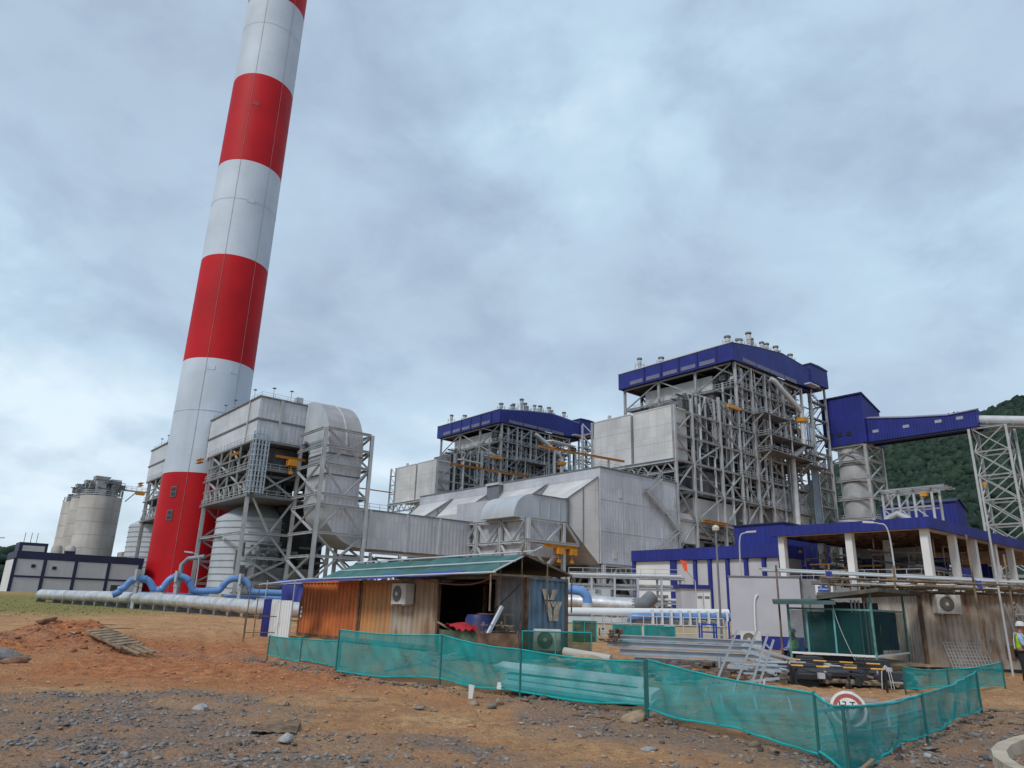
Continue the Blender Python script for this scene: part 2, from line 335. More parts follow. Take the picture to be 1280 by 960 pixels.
def ground_mat():
    m = bpy.data.materials.new('ground_soil'); m.use_nodes = True; t = m.node_tree; L = t.links.new
    b = t.nodes['Principled BSDF']; b.inputs['Roughness'].default_value = 0.92; b.inputs['Specular IOR Level'].default_value = 0.15
    pos = t.nodes.new('ShaderNodeNewGeometry').outputs['Position']
    at_ = t.nodes.new('ShaderNodeAttribute'); at_.attribute_name = 'soil'; sp = t.nodes.new('ShaderNodeSeparateColor'); L(at_.outputs['Color'], sp.inputs[0])
    def nz(s, d=5, r=0.6):
        n = t.nodes.new('ShaderNodeTexNoise'); L(pos, n.inputs['Vector']); n.inputs['Scale'].default_value = s; n.inputs['Detail'].default_value = d; n.inputs['Roughness'].default_value = r; return n.outputs['Fac']
    def mix(f, a, c):
        n = t.nodes.new('ShaderNodeMix'); n.data_type = 'RGBA'
        for k, s in (('Factor', f), ('A', a), ('B', c)):
            if isinstance(s, tuple): n.inputs[k].default_value = (*s, 1)
            else: L(s, n.inputs[k])
        return n.outputs['Result']
    a, c2, c3 = nz(0.55), nz(3.5, 6, 0.7), nz(26, 4, 0.7)
    dirt = ramp(t, a, [(0.3, (0.40, 0.21, 0.10)), (0.48, (0.58, 0.31, 0.145)), (0.66, (0.68, 0.41, 0.20))])
    dirt = mix(ramp(t, c2, [(0.46, (0, 0, 0)), (0.62, (0.75, 0.75, 0.75))]), dirt, (0.29, 0.155, 0.088))
    c5 = nz(9, 6, 0.7); dirt = mix(ramp(t, c5, [(0.52, (0, 0, 0)), (0.66, (0.6, 0.6, 0.6))]), dirt, (0.66, 0.40, 0.21))
    clay = ramp(t, c2, [(0.34, (0.25, 0.075, 0.036)), (0.5, (0.50, 0.175, 0.065)), (0.66, (0.66, 0.30, 0.12))])
    vor = t.nodes.new('ShaderNodeTexVoronoi'); L(pos, vor.inputs['Vector']); vor.inputs['Scale'].default_value = 15
    peb = ramp(t, vor.outputs['Color'], [(0.1, (0.085, 0.082, 0.085)), (0.5, (0.16, 0.157, 0.16)), (0.9, (0.28, 0.28, 0.285))])
    grav = mix(ramp(t, c2, [(0.32, (0, 0, 0)), (0.52, (0.94, 0.94, 0.94))]), peb, (0.36, 0.235, 0.165))
    grass = ramp(t, c2, [(0.3, (0.16, 0.155, 0.042)), (0.55, (0.26, 0.235, 0.068)), (0.75, (0.36, 0.28, 0.11))])
    c = mix(sp.outputs[2], dirt, clay); c = mix(sp.outputs[1], c, grass); c = mix(sp.outputs[0], c, grav)
    c = mix(ramp(t, c3, [(0.44, (0, 0, 0)), (0.66, (0.55, 0.55, 0.55))]), c, (0.13, 0.078, 0.055))
    c4 = nz(75, 3, 0.7); c = mix(ramp(t, c4, [(0.55, (0, 0, 0)), (0.72, (0.45, 0.45, 0.45))]), c, (0.55, 0.41, 0.30))
    L(c, b.inputs['Base Color'])
    h = mth(t, 'ADD', mth(t, 'MULTIPLY', c3, 0.5), mth(t, 'MULTIPLY', mth(t, 'SUBTRACT', 1.0, vor.outputs['Distance']), mth(t, 'MULTIPLY', sp.outputs[0], 0.6)))
    h = mth(t, 'ADD', h, mth(t, 'ADD', mth(t, 'MULTIPLY', c2, 1.4), mth(t, 'MULTIPLY', c5, 1.2)))
    bp = t.nodes.new('ShaderNodeBump'); bp.inputs['Strength'].default_value = 1.0; bp.inputs['Distance'].default_value = 0.09; L(h, bp.inputs['Height']); L(bp.outputs[0], b.inputs['Normal'])
    return m
ground = arr_mesh('ground', V, Fq, ground_mat(), True); tag(ground, kind='structure')
ca = ground.data.color_attributes.new('soil', 'FLOAT_COLOR', 'POINT')
ca.data.foreach_set('color', np.array([(*q, 1) for q in MSK], dtype=np.float32).ravel())

# ---------------------------------------------------------------- hills and woods
def ico(sub):
    bm = bmesh.new(); bmesh.ops.create_icosphere(bm, subdivisions=sub, radius=1)
    v = np.array([p.co[:] for p in bm.verts]); bm.verts.index_update(); f = np.array([[p.index for p in q.verts] for q in bm.faces]); bm.free(); return v, f
def leaf_mat(name, a, b_, c_):
    m = bpy.data.materials.new(name); m.use_nodes = True; t = m.node_tree; b = t.nodes['Principled BSDF']
    b.inputs['Roughness'].default_value = 0.8; b.inputs['Specular IOR Level'].default_value = 0.15
    g = t.nodes.new('ShaderNodeNewGeometry'); n = t.nodes.new('ShaderNodeTexNoise'); t.links.new(g.outputs['Position'], n.inputs['Vector']); n.inputs['Scale'].default_value = 0.6; n.inputs['Detail'].default_value = 3
    n_ = t.nodes.new('ShaderNodeTexNoise'); t.links.new(g.outputs['Position'], n_.inputs['Vector']); n_.inputs['Scale'].default_value = 0.02; n_.inputs['Detail'].default_value = 4
    f = mth(t, 'ADD', mth(t, 'MULTIPLY', g.outputs['Random Per Island'], 0.45), mth(t, 'ADD', mth(t, 'MULTIPLY', n.outputs['Fac'], 0.25), mth(t, 'MULTIPLY', n_.outputs['Fac'], 0.3)))
    t.links.new(ramp(t, f, [(0.2, a), (0.5, b_), (0.8, c_)]), b.inputs['Base Color']); return m
LEAF = leaf_mat('forest_leaf', (0.010, 0.021, 0.016), (0.018, 0.036, 0.026), (0.034, 0.056, 0.032))  # bluish shift in these greens is distance haze put into the colour
SCRUB = mat('hill_scrub', (0.025, 0.045, 0.02), 0.9, 0, 0.3, 0.05)
def hill(name, label_wood, az, crest, D0, Dc, ntree, rs, seed, arange):
    rg = np.random.default_rng(seed)
    def hz(a, D):
        c = np.interp(a, az, crest)
        t = np.clip((D - D0) / (Dc - D0), 0, 1.6)
        up = np.where(t < 1, t * t * (3 - 2 * t) * 0.25 + 0.75 * t, 1 - 0.7 * (t - 1))
        und = 0.018 * np.sin(a * 1.3 + D * 0.012) * np.sin(D * 0.021 + a * 0.6)
        return 1.2 + c * np.maximum(0, up + und * np.clip(t * 2, 0, 1))
    A = np.linspace(az[0], az[-1], 90); DD = np.linspace(D0 - 10, Dc + (Dc - D0) * 0.5, 50)
    V = [(d * math.sin(R(a)), d * math.cos(R(a)), float(hz(a, d))) for d in DD for a in A]
    F = [(j * 90 + i, j * 90 + i + 1, (j + 1) * 90 + i + 1, (j + 1) * 90 + i) for j in range(49) for i in range(89)]
    h = arr_mesh(name, V, F, SCRUB, True); tag(h, kind='structure')
    iv, fi = ico(1); var = []
    for k in range(8):
        q = iv.copy(); r = rg.uniform(0.6, 1.3, len(q)); q = q * r[:, None]; q[:, 2] *= rg.uniform(0.7, 1.3); var.append(q)
    VV = []; FF = []; n = 0
    for k in range(ntree):
        a = rg.uniform(*arange); d = D0 + (Dc * 1.12 - D0) * rg.uniform(0, 1) ** 0.8
        if np.interp(a, az, crest) < 6: continue
        s = min(rs * rg.lognormal(0, 0.42), rs * 2.4); z = float(hz(a, d))
        q = var[rg.integers(8)]; th = rg.uniform(0, 6.28); c_, s_ = math.cos(th), math.sin(th)
        w = np.stack([q[:, 0] * c_ - q[:, 1] * s_, q[:, 0] * s_ + q[:, 1] * c_, q[:, 2]], 1) * s + [d * math.sin(R(a)), d * math.cos(R(a)), z + s * 0.7]
        VV.append(w); FF.append(fi + n); n += len(q)
    o = arr_mesh('woodland', np.concatenate(VV), np.concatenate(FF), LEAF, False); tag(o, label_wood, 'woodland', kind='stuff')
def crest(lst, Dc): return [a for a, e in lst], [math.tan(R(e)) * Dc for a, e in lst]
hill('hill', 'dense dark green forest covering the hillside behind the conveyor', *crest([(10, 0), (17, 3), (23, 9), (27.5, 12.3), (30.2, 13.1), (32.6, 13.3), (34.2, 13.4), (37.2, 13.8), (45, 15.5), (60, 16), (75, 9), (85, 0)], 850), 400, 850, 34000, 2.0, 3, (22, 43))
hill('far_hill', 'dark wooded ridge low on the horizon left of the navy trimmed building', *crest([(-58, 0), (-46, 3.0), (-38, 2.5), (-34.7, 2.25), (-34, 2.1), (-33.4, 1.8), (-32.8, 1.4), (-31, 0.3), (-30, 0)], 900), 700, 900, 1400, 3.4, 5, (-46, -31))

# ---------------------------------------------------------------- chimney
CHD, CHAZ = 182.0, -23.5
chx, chy = CHD * math.sin(R(CHAZ)), CHD * math.cos(R(CHAZ))
ch = Thing('chimney', 'very tall round chimney striped in red and white bands', 'chimney', (chx, chy, 0))
chr_ = lambda z: 8.35 - 0.0028 * z
SH = 27.3
for k in range(9):
    z0, z1 = (0.5 if k == 0 else 1.2 + k * SH), 1.2 + (k + 1) * SH
    prof = [(chr_(z0 + (z1 - z0) * i / 3), z0 + (z1 - z0) * i / 3) for i in range(4)]
    ch.put(ch.mb().lathe((0, 0, 0), prof, 72), 'red_band' if k % 2 == 0 else 'white_band', RED if k % 2 == 0 else WHT, smooth=True)
for k in range(24):
    z = 9.3 * k + 6
    ch.put(ch.mb().lathe((0, 0, 0), [(chr_(z), z - .12), (chr_(z) + .03, z), (chr_(z), z + .12)], 72), 'pour_ring', RED if int(max(0, z - 1.2) // SH) % 2 == 0 else WHT, smooth=True)
for z in (43, 99, 155):
    ch.put(ch.mb().lathe((0, 0, 0), [(chr_(z) + 0.04, z - 0.07), (chr_(z) + 0.06, z), (chr_(z) + 0.04, z + 0.07)], 72), 'joint_ring', mat('joint_grey', (0.42, 0.45, 0.5), 0.6), smooth=True)
toc = math.atan2(-chy, -chx)
def onch(da, z, r=0.0): a = toc + R(da); rr = chr_(z) + r; return (rr * math.cos(a), rr * math.sin(a), z)
for da in (-20, 34):
    ch.put(ch.mb().tube([onch(da, z, 0.08) for z in range(2, 238, 12)], 0.035, 5), 'lightning_conductor', mat('conductor_grey', (0.30, 0.28, 0.30), 0.6))
for z in (18.8, 24.0):
    a = toc + R(-38); d = Vector((math.cos(a), math.sin(a), 0)); s_ = Vector((-d.y, d.x, 0)); c = d * (chr_(z) + 0.02) + Vector((0, 0, z))
    fr = ch.mb(); fr.hexa([tuple(c + s_ * i * .7 + Vector((0, 0, j * 1.15)) + d * k) for k in (-0.3, 0.12) for i, j in ((-1, -1), (1, -1), (1, 1), (-1, 1))])
    f = ch.put(fr, 'window', mat('sash_grey', (0.16, 0.12, 0.13), 0.5))
    pn = ch.mb()
    for j in (-0.53, 0.53): pn.hexa([tuple(c + s_ * i * 0.55 + Vector((0, 0, j + jj * 0.43)) + d * k) for k in (0.1, 0.15) for i, jj in ((-1, -1), (1, -1), (1, 1), (-1, 1))])
    ch.put(pn, 'pane', mat('dark_glass', (0.03, 0.035, 0.045), 0.2), f)
for z, da in ((53.4, -12), (53.4, 25), (99, 8), (128, -10)):
    a = toc + R(da); d = Vector((math.cos(a), math.sin(a), 0)); s_ = Vector((-d.y, d.x, 0)); c = d * (chr_(z)) + Vector((0, 0, z))
    hb = ch.mb(); hb.hexa([tuple(c + s_ * i * 0.9 + Vector((0, 0, j * 0.55)) + d * k) for k in (-0.3, 0.06) for i, j in ((-1, -1), (1, -1), (1, 1), (-1, 1))])
    ch.put(hb, 'hatch', WHT if z < 60 or 125 < z < 150 and False else (WHT if int(max(0, z - 1.2) // SH) % 2 else mat('hatch_red', (.3, .02, .03), .6)))

# ---------------------------------------------------------------- helpers for steelwork
def frame_plane(t, fix, val, cols, zs, cw=0.6, bw=0.42, brace=None, rw=0.3, m=None, ztop=None, z0=1.0, colskip=()):
    """columns, level beams and braces in one vertical plane; fix='u' or 'v'. brace: function(i,j)-> '/', '\\', 'X', 'K', 'V' or ''"""
    m = m or STEEL
    pt = (lambda a, z: (val, a, z)) if fix == 'u' else (lambda a, z: (a, val, z))
    for i, a in enumerate(cols):
        top = ztop[i] if ztop else zs[-1]
        if i not in colskip: t.bar('column', pt(a, z0), pt(a, top), cw, m)
    for i in range(len(cols) - 1):
        a, b = cols[i], cols[i + 1]; top = min(ztop[i], ztop[i + 1]) if ztop else zs[-1] + 1
        for j, z in enumerate(zs):
            if z > top + 0.3: continue
            t.bar('beam', pt(a + cw * 0.45, z), pt(b - cw * 0.45, z), bw, m)
            if j + 1 < len(zs) and zs[j + 1] <= top + 0.3 and brace:
                zz = zs[j + 1]; k = brace(i, j); mid = (a + b) / 2
                segs = {'/': [((a, z), (b, zz))], '\\': [((a, zz), (b, z))], 'X': [((a, z), (b, zz)), ((a, zz), (b, z))],
                        'K': [((a, z), (mid, zz)), ((b, z), (mid, zz))], 'V': [((a, zz), (mid, z)), ((b, zz), (mid, z))]}.get(k, [])
                for n_, (p, q) in enumerate(segs):
                    off = 0.06 * n_
                    P_, Q_ = Vector(pt(*p)), Vector(pt(*q)); d = (Q_ - P_).normalized()
                    sh = Vector((off, 0, 0)) if fix == 'u' else Vector((0, off, 0))
                    t.bar('brace', P_ + d * 0.5 + sh, Q_ - d * 0.5 + sh, rw, m)
def floor(t, a, b, th=0.18, m=None, name='platform', rail=True):
    t.box(name, (a[0], a[1], a[2] - th), (b[0], b[1], a[2]), m or STEELD)
    if rail:
        z = a[2]; t.put(t.mb().rail([(a[0], a[1], z), (b[0], a[1], z), (b[0], b[1], z), (a[0], b[1], z), (a[0], a[1], z)]), 'handrail', STEEL)
def hoist(t, p, q, axis='u', trolleys=((0.2),), w=0.7):
    """yellow hoist beam with hanging trolleys"""
    t.bar('hoist_beam', p, q, w, YEL, w * 0.8)
    P_, Q_ = Vector(p), Vector(q)
    for f in trolleys:
        c = P_.lerp(Q_, f); mb = t.mb()
        mb.box((c.x - .8, c.y - .8, c.z - 1.5), (c.x + .8, c.y + .8, c.z - .35)); mb.tube([c + Vector((0, 0, -1.4)), c + Vector((0, 0, -2.6))], 0.14, 6); mb.box((c.x - .3, c.y - .3, c.z - 3.1), (c.x + .3, c.y + .3, c.z - 2.5))
        t.put(mb, 'hoist_trolley', YEL)
def clutter(t, name, a, b, n, seed, m=MID, rmin=0.12, rmax=0.45, axes='uvz'):
    """runs of pipe, tray and small plant filling a bay: too tangled to count"""
    rg = random.Random(seed); mb = t.mb()
    for _ in range(n):
        c = [rg.uniform(a[i], b[i]) for i in range(3)]; ax = rg.choice(axes); i = 'uvz'.index(ax)
        L = rg.uniform(0.15, 0.5) * (b[i] - a[i]); p = list(c); q = list(c)
        p[i] = max(a[i], c[i] - L / 2); q[i] = min(b[i], c[i] + L / 2); r = rg.uniform(rmin, rmax)
        if rg.random() < 0.55:
            e = list(q); k = rg.randrange(3)
            if k != i: e[k] = min(b[k], max(a[k], e[k] + rg.uniform(-3, 3)))
            mb.tube([p, q, e] if k != i else [p, q], r, 6)
        elif rg.random() < 0.6: mb.beam(p, q, r * 1.6, r * 1.2)
        else: mb.box([c[k] - r * 2 for k in range(3)], [c[k] + r * (2 + rg.random() * 2) for k in range(3)])
    return t.put(mb, name, m, kind='stuff')
def stair(t, u0, u1, v, levels, w=1.0, along='u', m=None):
    """zigzag flights between levels"""
    pt = (lambda a, b, z: (a, b, z)) if along == 'u' else (lambda a, b, z: (b, a, z))
    for k, (za, zb) in enumerate(zip(levels, levels[1:])):
        a, b = (u0, u1) if k % 2 == 0 else (u1, u0); mb = t.mb()
        for s in (0, w):
            mb.beam(pt(a, v + s, za), pt(b, v + s, zb), 0.12, 0.3); mb.beam(pt(a, v + s, za + 1.1), pt(b, v + s, zb + 1.1), 0.1)
            for i in range(4): f = i / 3; z = za + (zb - za) * f; x = a + (b - a) * f; mb.beam(pt(x, v + s, z), pt(x, v + s, z + 1.1), 0.08)
        n = 9
        for i in range(n): f = (i + .5) / n; z = za + (zb - za) * f; x = a + (b - a) * f; mb.beam(pt(x, v, z), pt(x, v + w, z), 0.28, 0.06)
        t.put(mb, 'stair_flight', m or STEEL)
        d = 0.9 if b > a else -0.9
        lo, hi = sorted((b, b + d)); x0 = pt(lo, v, zb); x1 = pt(hi, v + w, zb)
        t.box('landing', (min(x0[0], x1[0]), min(x0[1], x1[1]), zb - 0.12), (max(x0[0], x1[0]), max(x0[1], x1[1]), zb), STEELD)

# ---------------------------------------------------------------- absorber towers (flue gas scrubbers)
def absorber(name, label, group, du=0, dv=0, vv=0, dz=0):
    t = Thing(name, label, 'tower', (56 + du, 148.5 + dv, 0), plant=True, group=group); t.o = (56, 148.5, 0)
    cx, cy, r = 57.0 - (1.8 if vv else 0), 149.0 + vv, 8.2
    ves = t.put(t.mb().lathe((cx, cy, 0), [(r, 1), (r, 17.2 + dz), (r - 4.6, 20.3 + dz), (r - 4.6, 30.8 if not dz else 21 + dz)], 48), 'vessel', VESS, smooth=True)
    z = 2.4; k = 0
    while z < 17.3 + dz:
        t.put(t.mb().lathe((cx, cy, z), [(r, -.07), (r + .14, -.07), (r + .14, .07), (r, .07)], 48), 'stiffener_ring', mat('ring_grey', (0.30, 0.325, 0.36), 0.5), ves); z += 1.28
    a = math.atan2(-cy, -cx) - 0.12; d = Vector((math.cos(a), math.sin(a), 0)); s_ = Vector((-d.y, d.x, 0)); c = Vector((cx, cy, 6.6)) + d * (r - 0.05)
    t.put(t.mb().hexa([tuple(c + s_ * i * 1.5 + Vector((0, 0, j * 1.6)) + d * kk) for kk in (0, 0.28) for i, j in ((-1, -1), (1, -1), (1, 1), (-1, 1))]), 'manhole_plate', VESS, ves)
    t.put(t.mb().tube([c + d * 0.2, c + d * 0.9], 0.65, 20), 'manhole_cover', VESS, ves)
    # upper casing
    cs = t.box('casing', (49.0, 135.6, 31), (60.0, 164.4, 40.0), CLAD)
    for z in (35.4,):
        t.put(t.mb().box((48.8, 135.4, z), (60.2, 164.6, z + 0.35)), 'seam', SEAM, cs)
    for v in (140.5,): t.put(t.mb().box((48.75, v, 31), (49, v + 0.4, 40.05)), 'rib', STEEL, cs)
    for u in (53.2,): t.put(t.mb().box((u, 135.3, 31), (u + 0.5, 135.6, 40.05)), 'rib', STEEL, cs)
    t.put(t.mb().box((48.7, 135.3, 40.0), (60.2, 164.7, 40.25)), 'coping', STEELD, cs)
    t.put(t.mb().box((49.5, 164.4, 32), (58, 166.4, 40.2)), 'end_flange', DARK, cs)
    t.put(t.mb().rail([(49.3, 136, 40.2), (60, 136, 40.2), (60, 164, 40.2), (49.3, 164, 40.2), (49.3, 136, 40.2)], 1.0, 0.05), 'handrail', STEEL)
    for u, v in ((49.6, 141), (49.6, 152), (52, 137), (55.5, 136.5), (49.6, 158)):
        t.put(t.mb().tube([(u, v, 40.2), (u, v, 42.6)], 0.05, 5).box((u - .3, v - .3, 42.6), (u + .3, v + .3, 42.75)), 'lamp_post', STEELD)
    t.put(t.mb().box((57, 137, 40.2), (58.4, 138.4, 41.9)), 'roof_fan', STEEL)
    # supporting frame
    zs = [4.5, 9.0, 13.5, 20.4, 25.6, 31.0]
    br = lambda i, j: 'X' if j in (0, 2) else ('K' if j == 1 else ('V' if j == 3 else '/'))
    frame_plane(t, 'u', 48.6, [134.2, 146, 158.8], [20.4, 25.6, 31.0] if vv else [13.5, 20.4, 25.6, 31.0], 0.62, 0.45, lambda i, j: ['', 'X', 'V', '', '', ''][j] if i == 0 else ['', 'X', 'X', '', '', ''][j], 0.3, colskip=(1,))
    for k in range(9):
        v = 135.5 + k * 2.7
        t.bar('lattice', (48.4, v, 20.8), (48.4, v + 1.35, 23.0), 0.2); t.bar('lattice', (48.4, v + 1.35, 23.0), (48.4, v + 2.7, 20.8), 0.2)
        if k % 2 == 0: t.bar('post', (48.4, v, 20.4), (48.4, v, 31), 0.28)
    t.bar('beam', (48.4, 134.4, 23.1), (48.4, 160, 23.1), 0.25); t.bar('beam', (48.4, 134.4, 28.2), (48.4, 160, 28.2), 0.25)
    frame_plane(t, 'v', 133.9, [49.2, 57.8], zs, 0.6, 0.45, lambda i, j: ['X', 'K', 'V', 'X', '', ''][j], 0.32, colskip=(0,))
    frame_plane(t, 'v', 160.5, [49.2, 57.8, 66], zs, 0.6, 0.45, lambda i, j: 'X', 0.3)
    frame_plane(t, 'u', 66.2, [134.6, 146, 158.8], zs, 0.6, 0.45, lambda i, j: 'X', 0.3)
    for z in (20.4, 25.6, 31.0):
        floor(t, (48.2, 133.6, z), (66.4, 160.8, z), 0.3, rail=False)
        t.put(t.mb().rail([(48.3, 160, z), (48.3, 133.7, z), (57.6, 133.7, z)], 1.1, 0.08, 1.8), 'handrail', STEEL)
    clutter(t, 'pipework', (49.5, 134.8, 20.6), (64, 158, 30.6), 150, 11)
    t.box('equipment_house', (52, 137, 25.8), (64, 150, 30.5), MID)
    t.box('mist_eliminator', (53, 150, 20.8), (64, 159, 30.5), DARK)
    clutter(t, 'ground_plant', (50, 134.5, 1), (65, 141, 12), 60, 13, STEELD)
    t.box('pump_house', (52.5, 134.9, 1), (64, 141, 7.5), STEELD)
    # open stair cage on the near corner
    for u, v in ((48.0, 132.2), (50.6, 132.2), (48.0, 133.5), (50.6, 133.5)): t.bar('cage_post', (u, v, 20.5), (u, v, 32.6), 0.22, mat('galv_blue', (0.34, 0.40, 0.47), 0.45, 0.2), shape='B')
    cg = t.mb()
    for k in range(12):
        z = 20.8 + k; cg.beam((48, 132.15, z), (50.6, 132.15, z), 0.14); cg.beam((47.95, 132.2, z), (47.95, 133.5, z), 0.14)
    for u in (48.65, 49.3, 49.95): cg.beam((u, 132.15, 20.6), (u, 132.15, 32.6), .3, .08)
    t.put(cg, 'cage_rungs', mat('galv_blue', (0.34, 0.40, 0.47), 0.45, 0.2))
    # hoists
    hoist(t, (47.3, 160.8, 30.3), (47.3, 164, 30.3), w=1.0, trolleys=())
    hoist(t, (47.6, 139, 29.0), (47.6, 144, 29.0), w=0.5, trolleys=())
    hoist(t, (52.5, 132.8, 28.2), (58.5, 132.8, 28.2), w=0.5, trolleys=(0.55,))
    t.put(t.mb().tube([(45.8, 158, 1), (45.8, 158, 8.0), (46.6, 157.2, 9.2), (49, 154.6, 9.7)], 0.45, 12), 'slurry_pipe', mat('pipe_slate', (0.22, 0.26, 0.32), 0.45, 0, 0.1, 0.5), smooth=True)
    t.box('dark_backing_house', (58.5, 141, 1), (68, 159, 20), DARK)  # dark backing block added to close the sky gap behind the frame
    return t
ab2 = absorber('absorber_tower', 'grey flue gas scrubber tower in a steel frame, nearest, right of the striped chimney', 'flue gas scrubber towers')
ab1 = absorber('absorber_tower', 'grey flue gas scrubber tower half hidden behind the left side of the chimney', 'flue gas scrubber towers', 0, 49, 15, 2.5)

# ---------------------------------------------------------------- big flue duct: run from the precipitator, elbow, riser, top bend
fd = Thing('flue_duct', 'grey rectangular flue duct rising inside a braced steel frame and bending into the scrubber tower', 'duct', (62, 127, 0), plant=True)
U0, U1, V0, V1 = 58.8, 66.0, 123.5, 132.0
fd.box('riser', (U0, V0, 20.2), (U1, V1, 29.5), CLAD)
def arc_duct(t, name, cen, r0, r1, a0, a1, plane, w0, w1, m, n=14):
    """rectangular duct swept round an arc; plane 'vz' (width along u), 'uz' (width along v), 'uv' (width along z)"""
    rings = []
    for k in range(n + 1):
        a = a0 + (a1 - a0) * k / n; c, s = math.cos(a), math.sin(a); ring = []
        for r, w in ((r0, w0), (r1, w0), (r1, w1), (r0, w1)):
            p = {'vz': (w, cen[0] + r * c, cen[1] + r * s), 'uz': (cen[0] + r * c, w, cen[1] + r * s), 'uv': (cen[0] + r * c, cen[1] + r * s, w)}[plane]
            ring.append(p)
        rings.append(ring)
    o = t.put(t.mb().loft(rings), name, m, smooth=True); return o
PI = math.pi
tb = arc_duct(fd, 'top_bend', (134.5, 29.5), 2.5, 11.0, PI, PI / 2, 'vz', U0, U1, CLADD)
for w_ in (U0 - .06, U1): fd.put(fd.mb().loft([[(w_ + dx, 134.5 + rr * math.cos(a), 29.5 + rr * math.sin(a)) for dx, rr in ((0, 2.6), (0, 10.95), (.06, 10.95), (.06, 2.6))] for a in [PI - k * PI / 28 for k in range(15)]]), 'side_plate', VESS, tb)
fd.box('top_duct', (U0, 134.5, 32.0), (U1, 138, 40.5), CLAD)
fd.put(fd.mb().loft([[((U0 + U1) / 2 + dx, 134.5 + rr * math.cos(a), 29.5 + rr * math.sin(a)) for dx, rr in ((-.15, 11), (.15, 11), (.15, 11.15), (-.15, 11.15))] for a in [PI - k * PI / 24 for k in range(13)]]), 'bend_rib', STEELW, tb)
fd.put(fd.mb().loft([[(U0 + dx, 134.5 + rr * math.cos(a), 29.5 + rr * math.sin(a)) for dx, rr in ((-.2, 2.5), (0, 2.5), (0, 2.9), (-.2, 2.9))] for a in [PI - k * PI / 24 for k in range(13)]]), 'bend_rib', SEAM, tb)
eb = arc_duct(fd, 'elbow', (67.5, 20.2), 1.5, 8.7, PI, PI * 1.5, 'uz', V0, V1, CLAD)
run = fd.box('duct_run', (67.5, V0, 11.5), (93.5, V1, 18.7), CLAD)
for u in (68.6, 77, 85): fd.put(fd.mb().box((u, V0 - .18, 11.4), (u + .5, V0, 18.8)), 'rib', STEELW, run)
fd.put(fd.mb().box((67.5, V0 - .15, 18.7), (93.6, V1, 18.95)), 'top_flange', STEELD, run)
fd.put(fd.mb().box((93.3, V0 - .3, 11.2), (93.7, V1, 19.0)), 'end_flange', SEAM, run)
for z in (24.5, 28.5): fd.put(fd.mb().box((U0 - .15, V0 - .15, z), (U1 + .15, V1, z + .22)), 'seam', SEAM)
fd.put(fd.mb().rail([(66.5, 124, 18.95), (78, 124, 18.95)], 1.2, 0.07, 2), 'handrail', STEEL)
hoist(fd, (67, 128, 23.5), (76, 128, 23.5), w=0.25, trolleys=())
zs = [4.8, 9.4, 13.6, 18.6, 20.6, 26.2, 29.6, 33.0]
fb = lambda i, j: ['K', 'V', 'K', '', 'V', '', 'X', ''][j]
frame_plane(fd, 'v', 122.0, [57.2, 67.0], zs, 0.62, 0.48, lambda i, j: ['K', 'V', 'K', '', 'V', 'K', 'V', ''][j], 0.33)
frame_plane(fd, 'u', 57.0, [122.6, 133.4], zs, 0.6, 0.45, lambda i, j: ['X', '', 'X', '', 'X', '', '', ''][j], 0.33, colskip=(0, 1))
frame_plane(fd, 'u', 67.3, [122.6, 133.4], zs, 0.6, 0.45, lambda i, j: ['X', 'X', '', '', 'X', 'X', 'X', ''][j], 0.33, colskip=(0,))
frame_plane(fd, 'v', 133.2, [67.3, 76, 85], [4.8, 10.6], 0.5, 0.4, lambda i, j: 'X', 0.3, z0=1)
frame_plane(fd, 'v', 123.2, [69.5, 76, 85, 92.5], [4.8, 8.0, 10.8], 0.5, 0.4, lambda i, j: 'K' if j == 0 else '', 0.28, z0=1)
clutter(fd, 'ground_plant', (68, 124, 1), (92, 131, 8.6), 70, 21, STEELD)

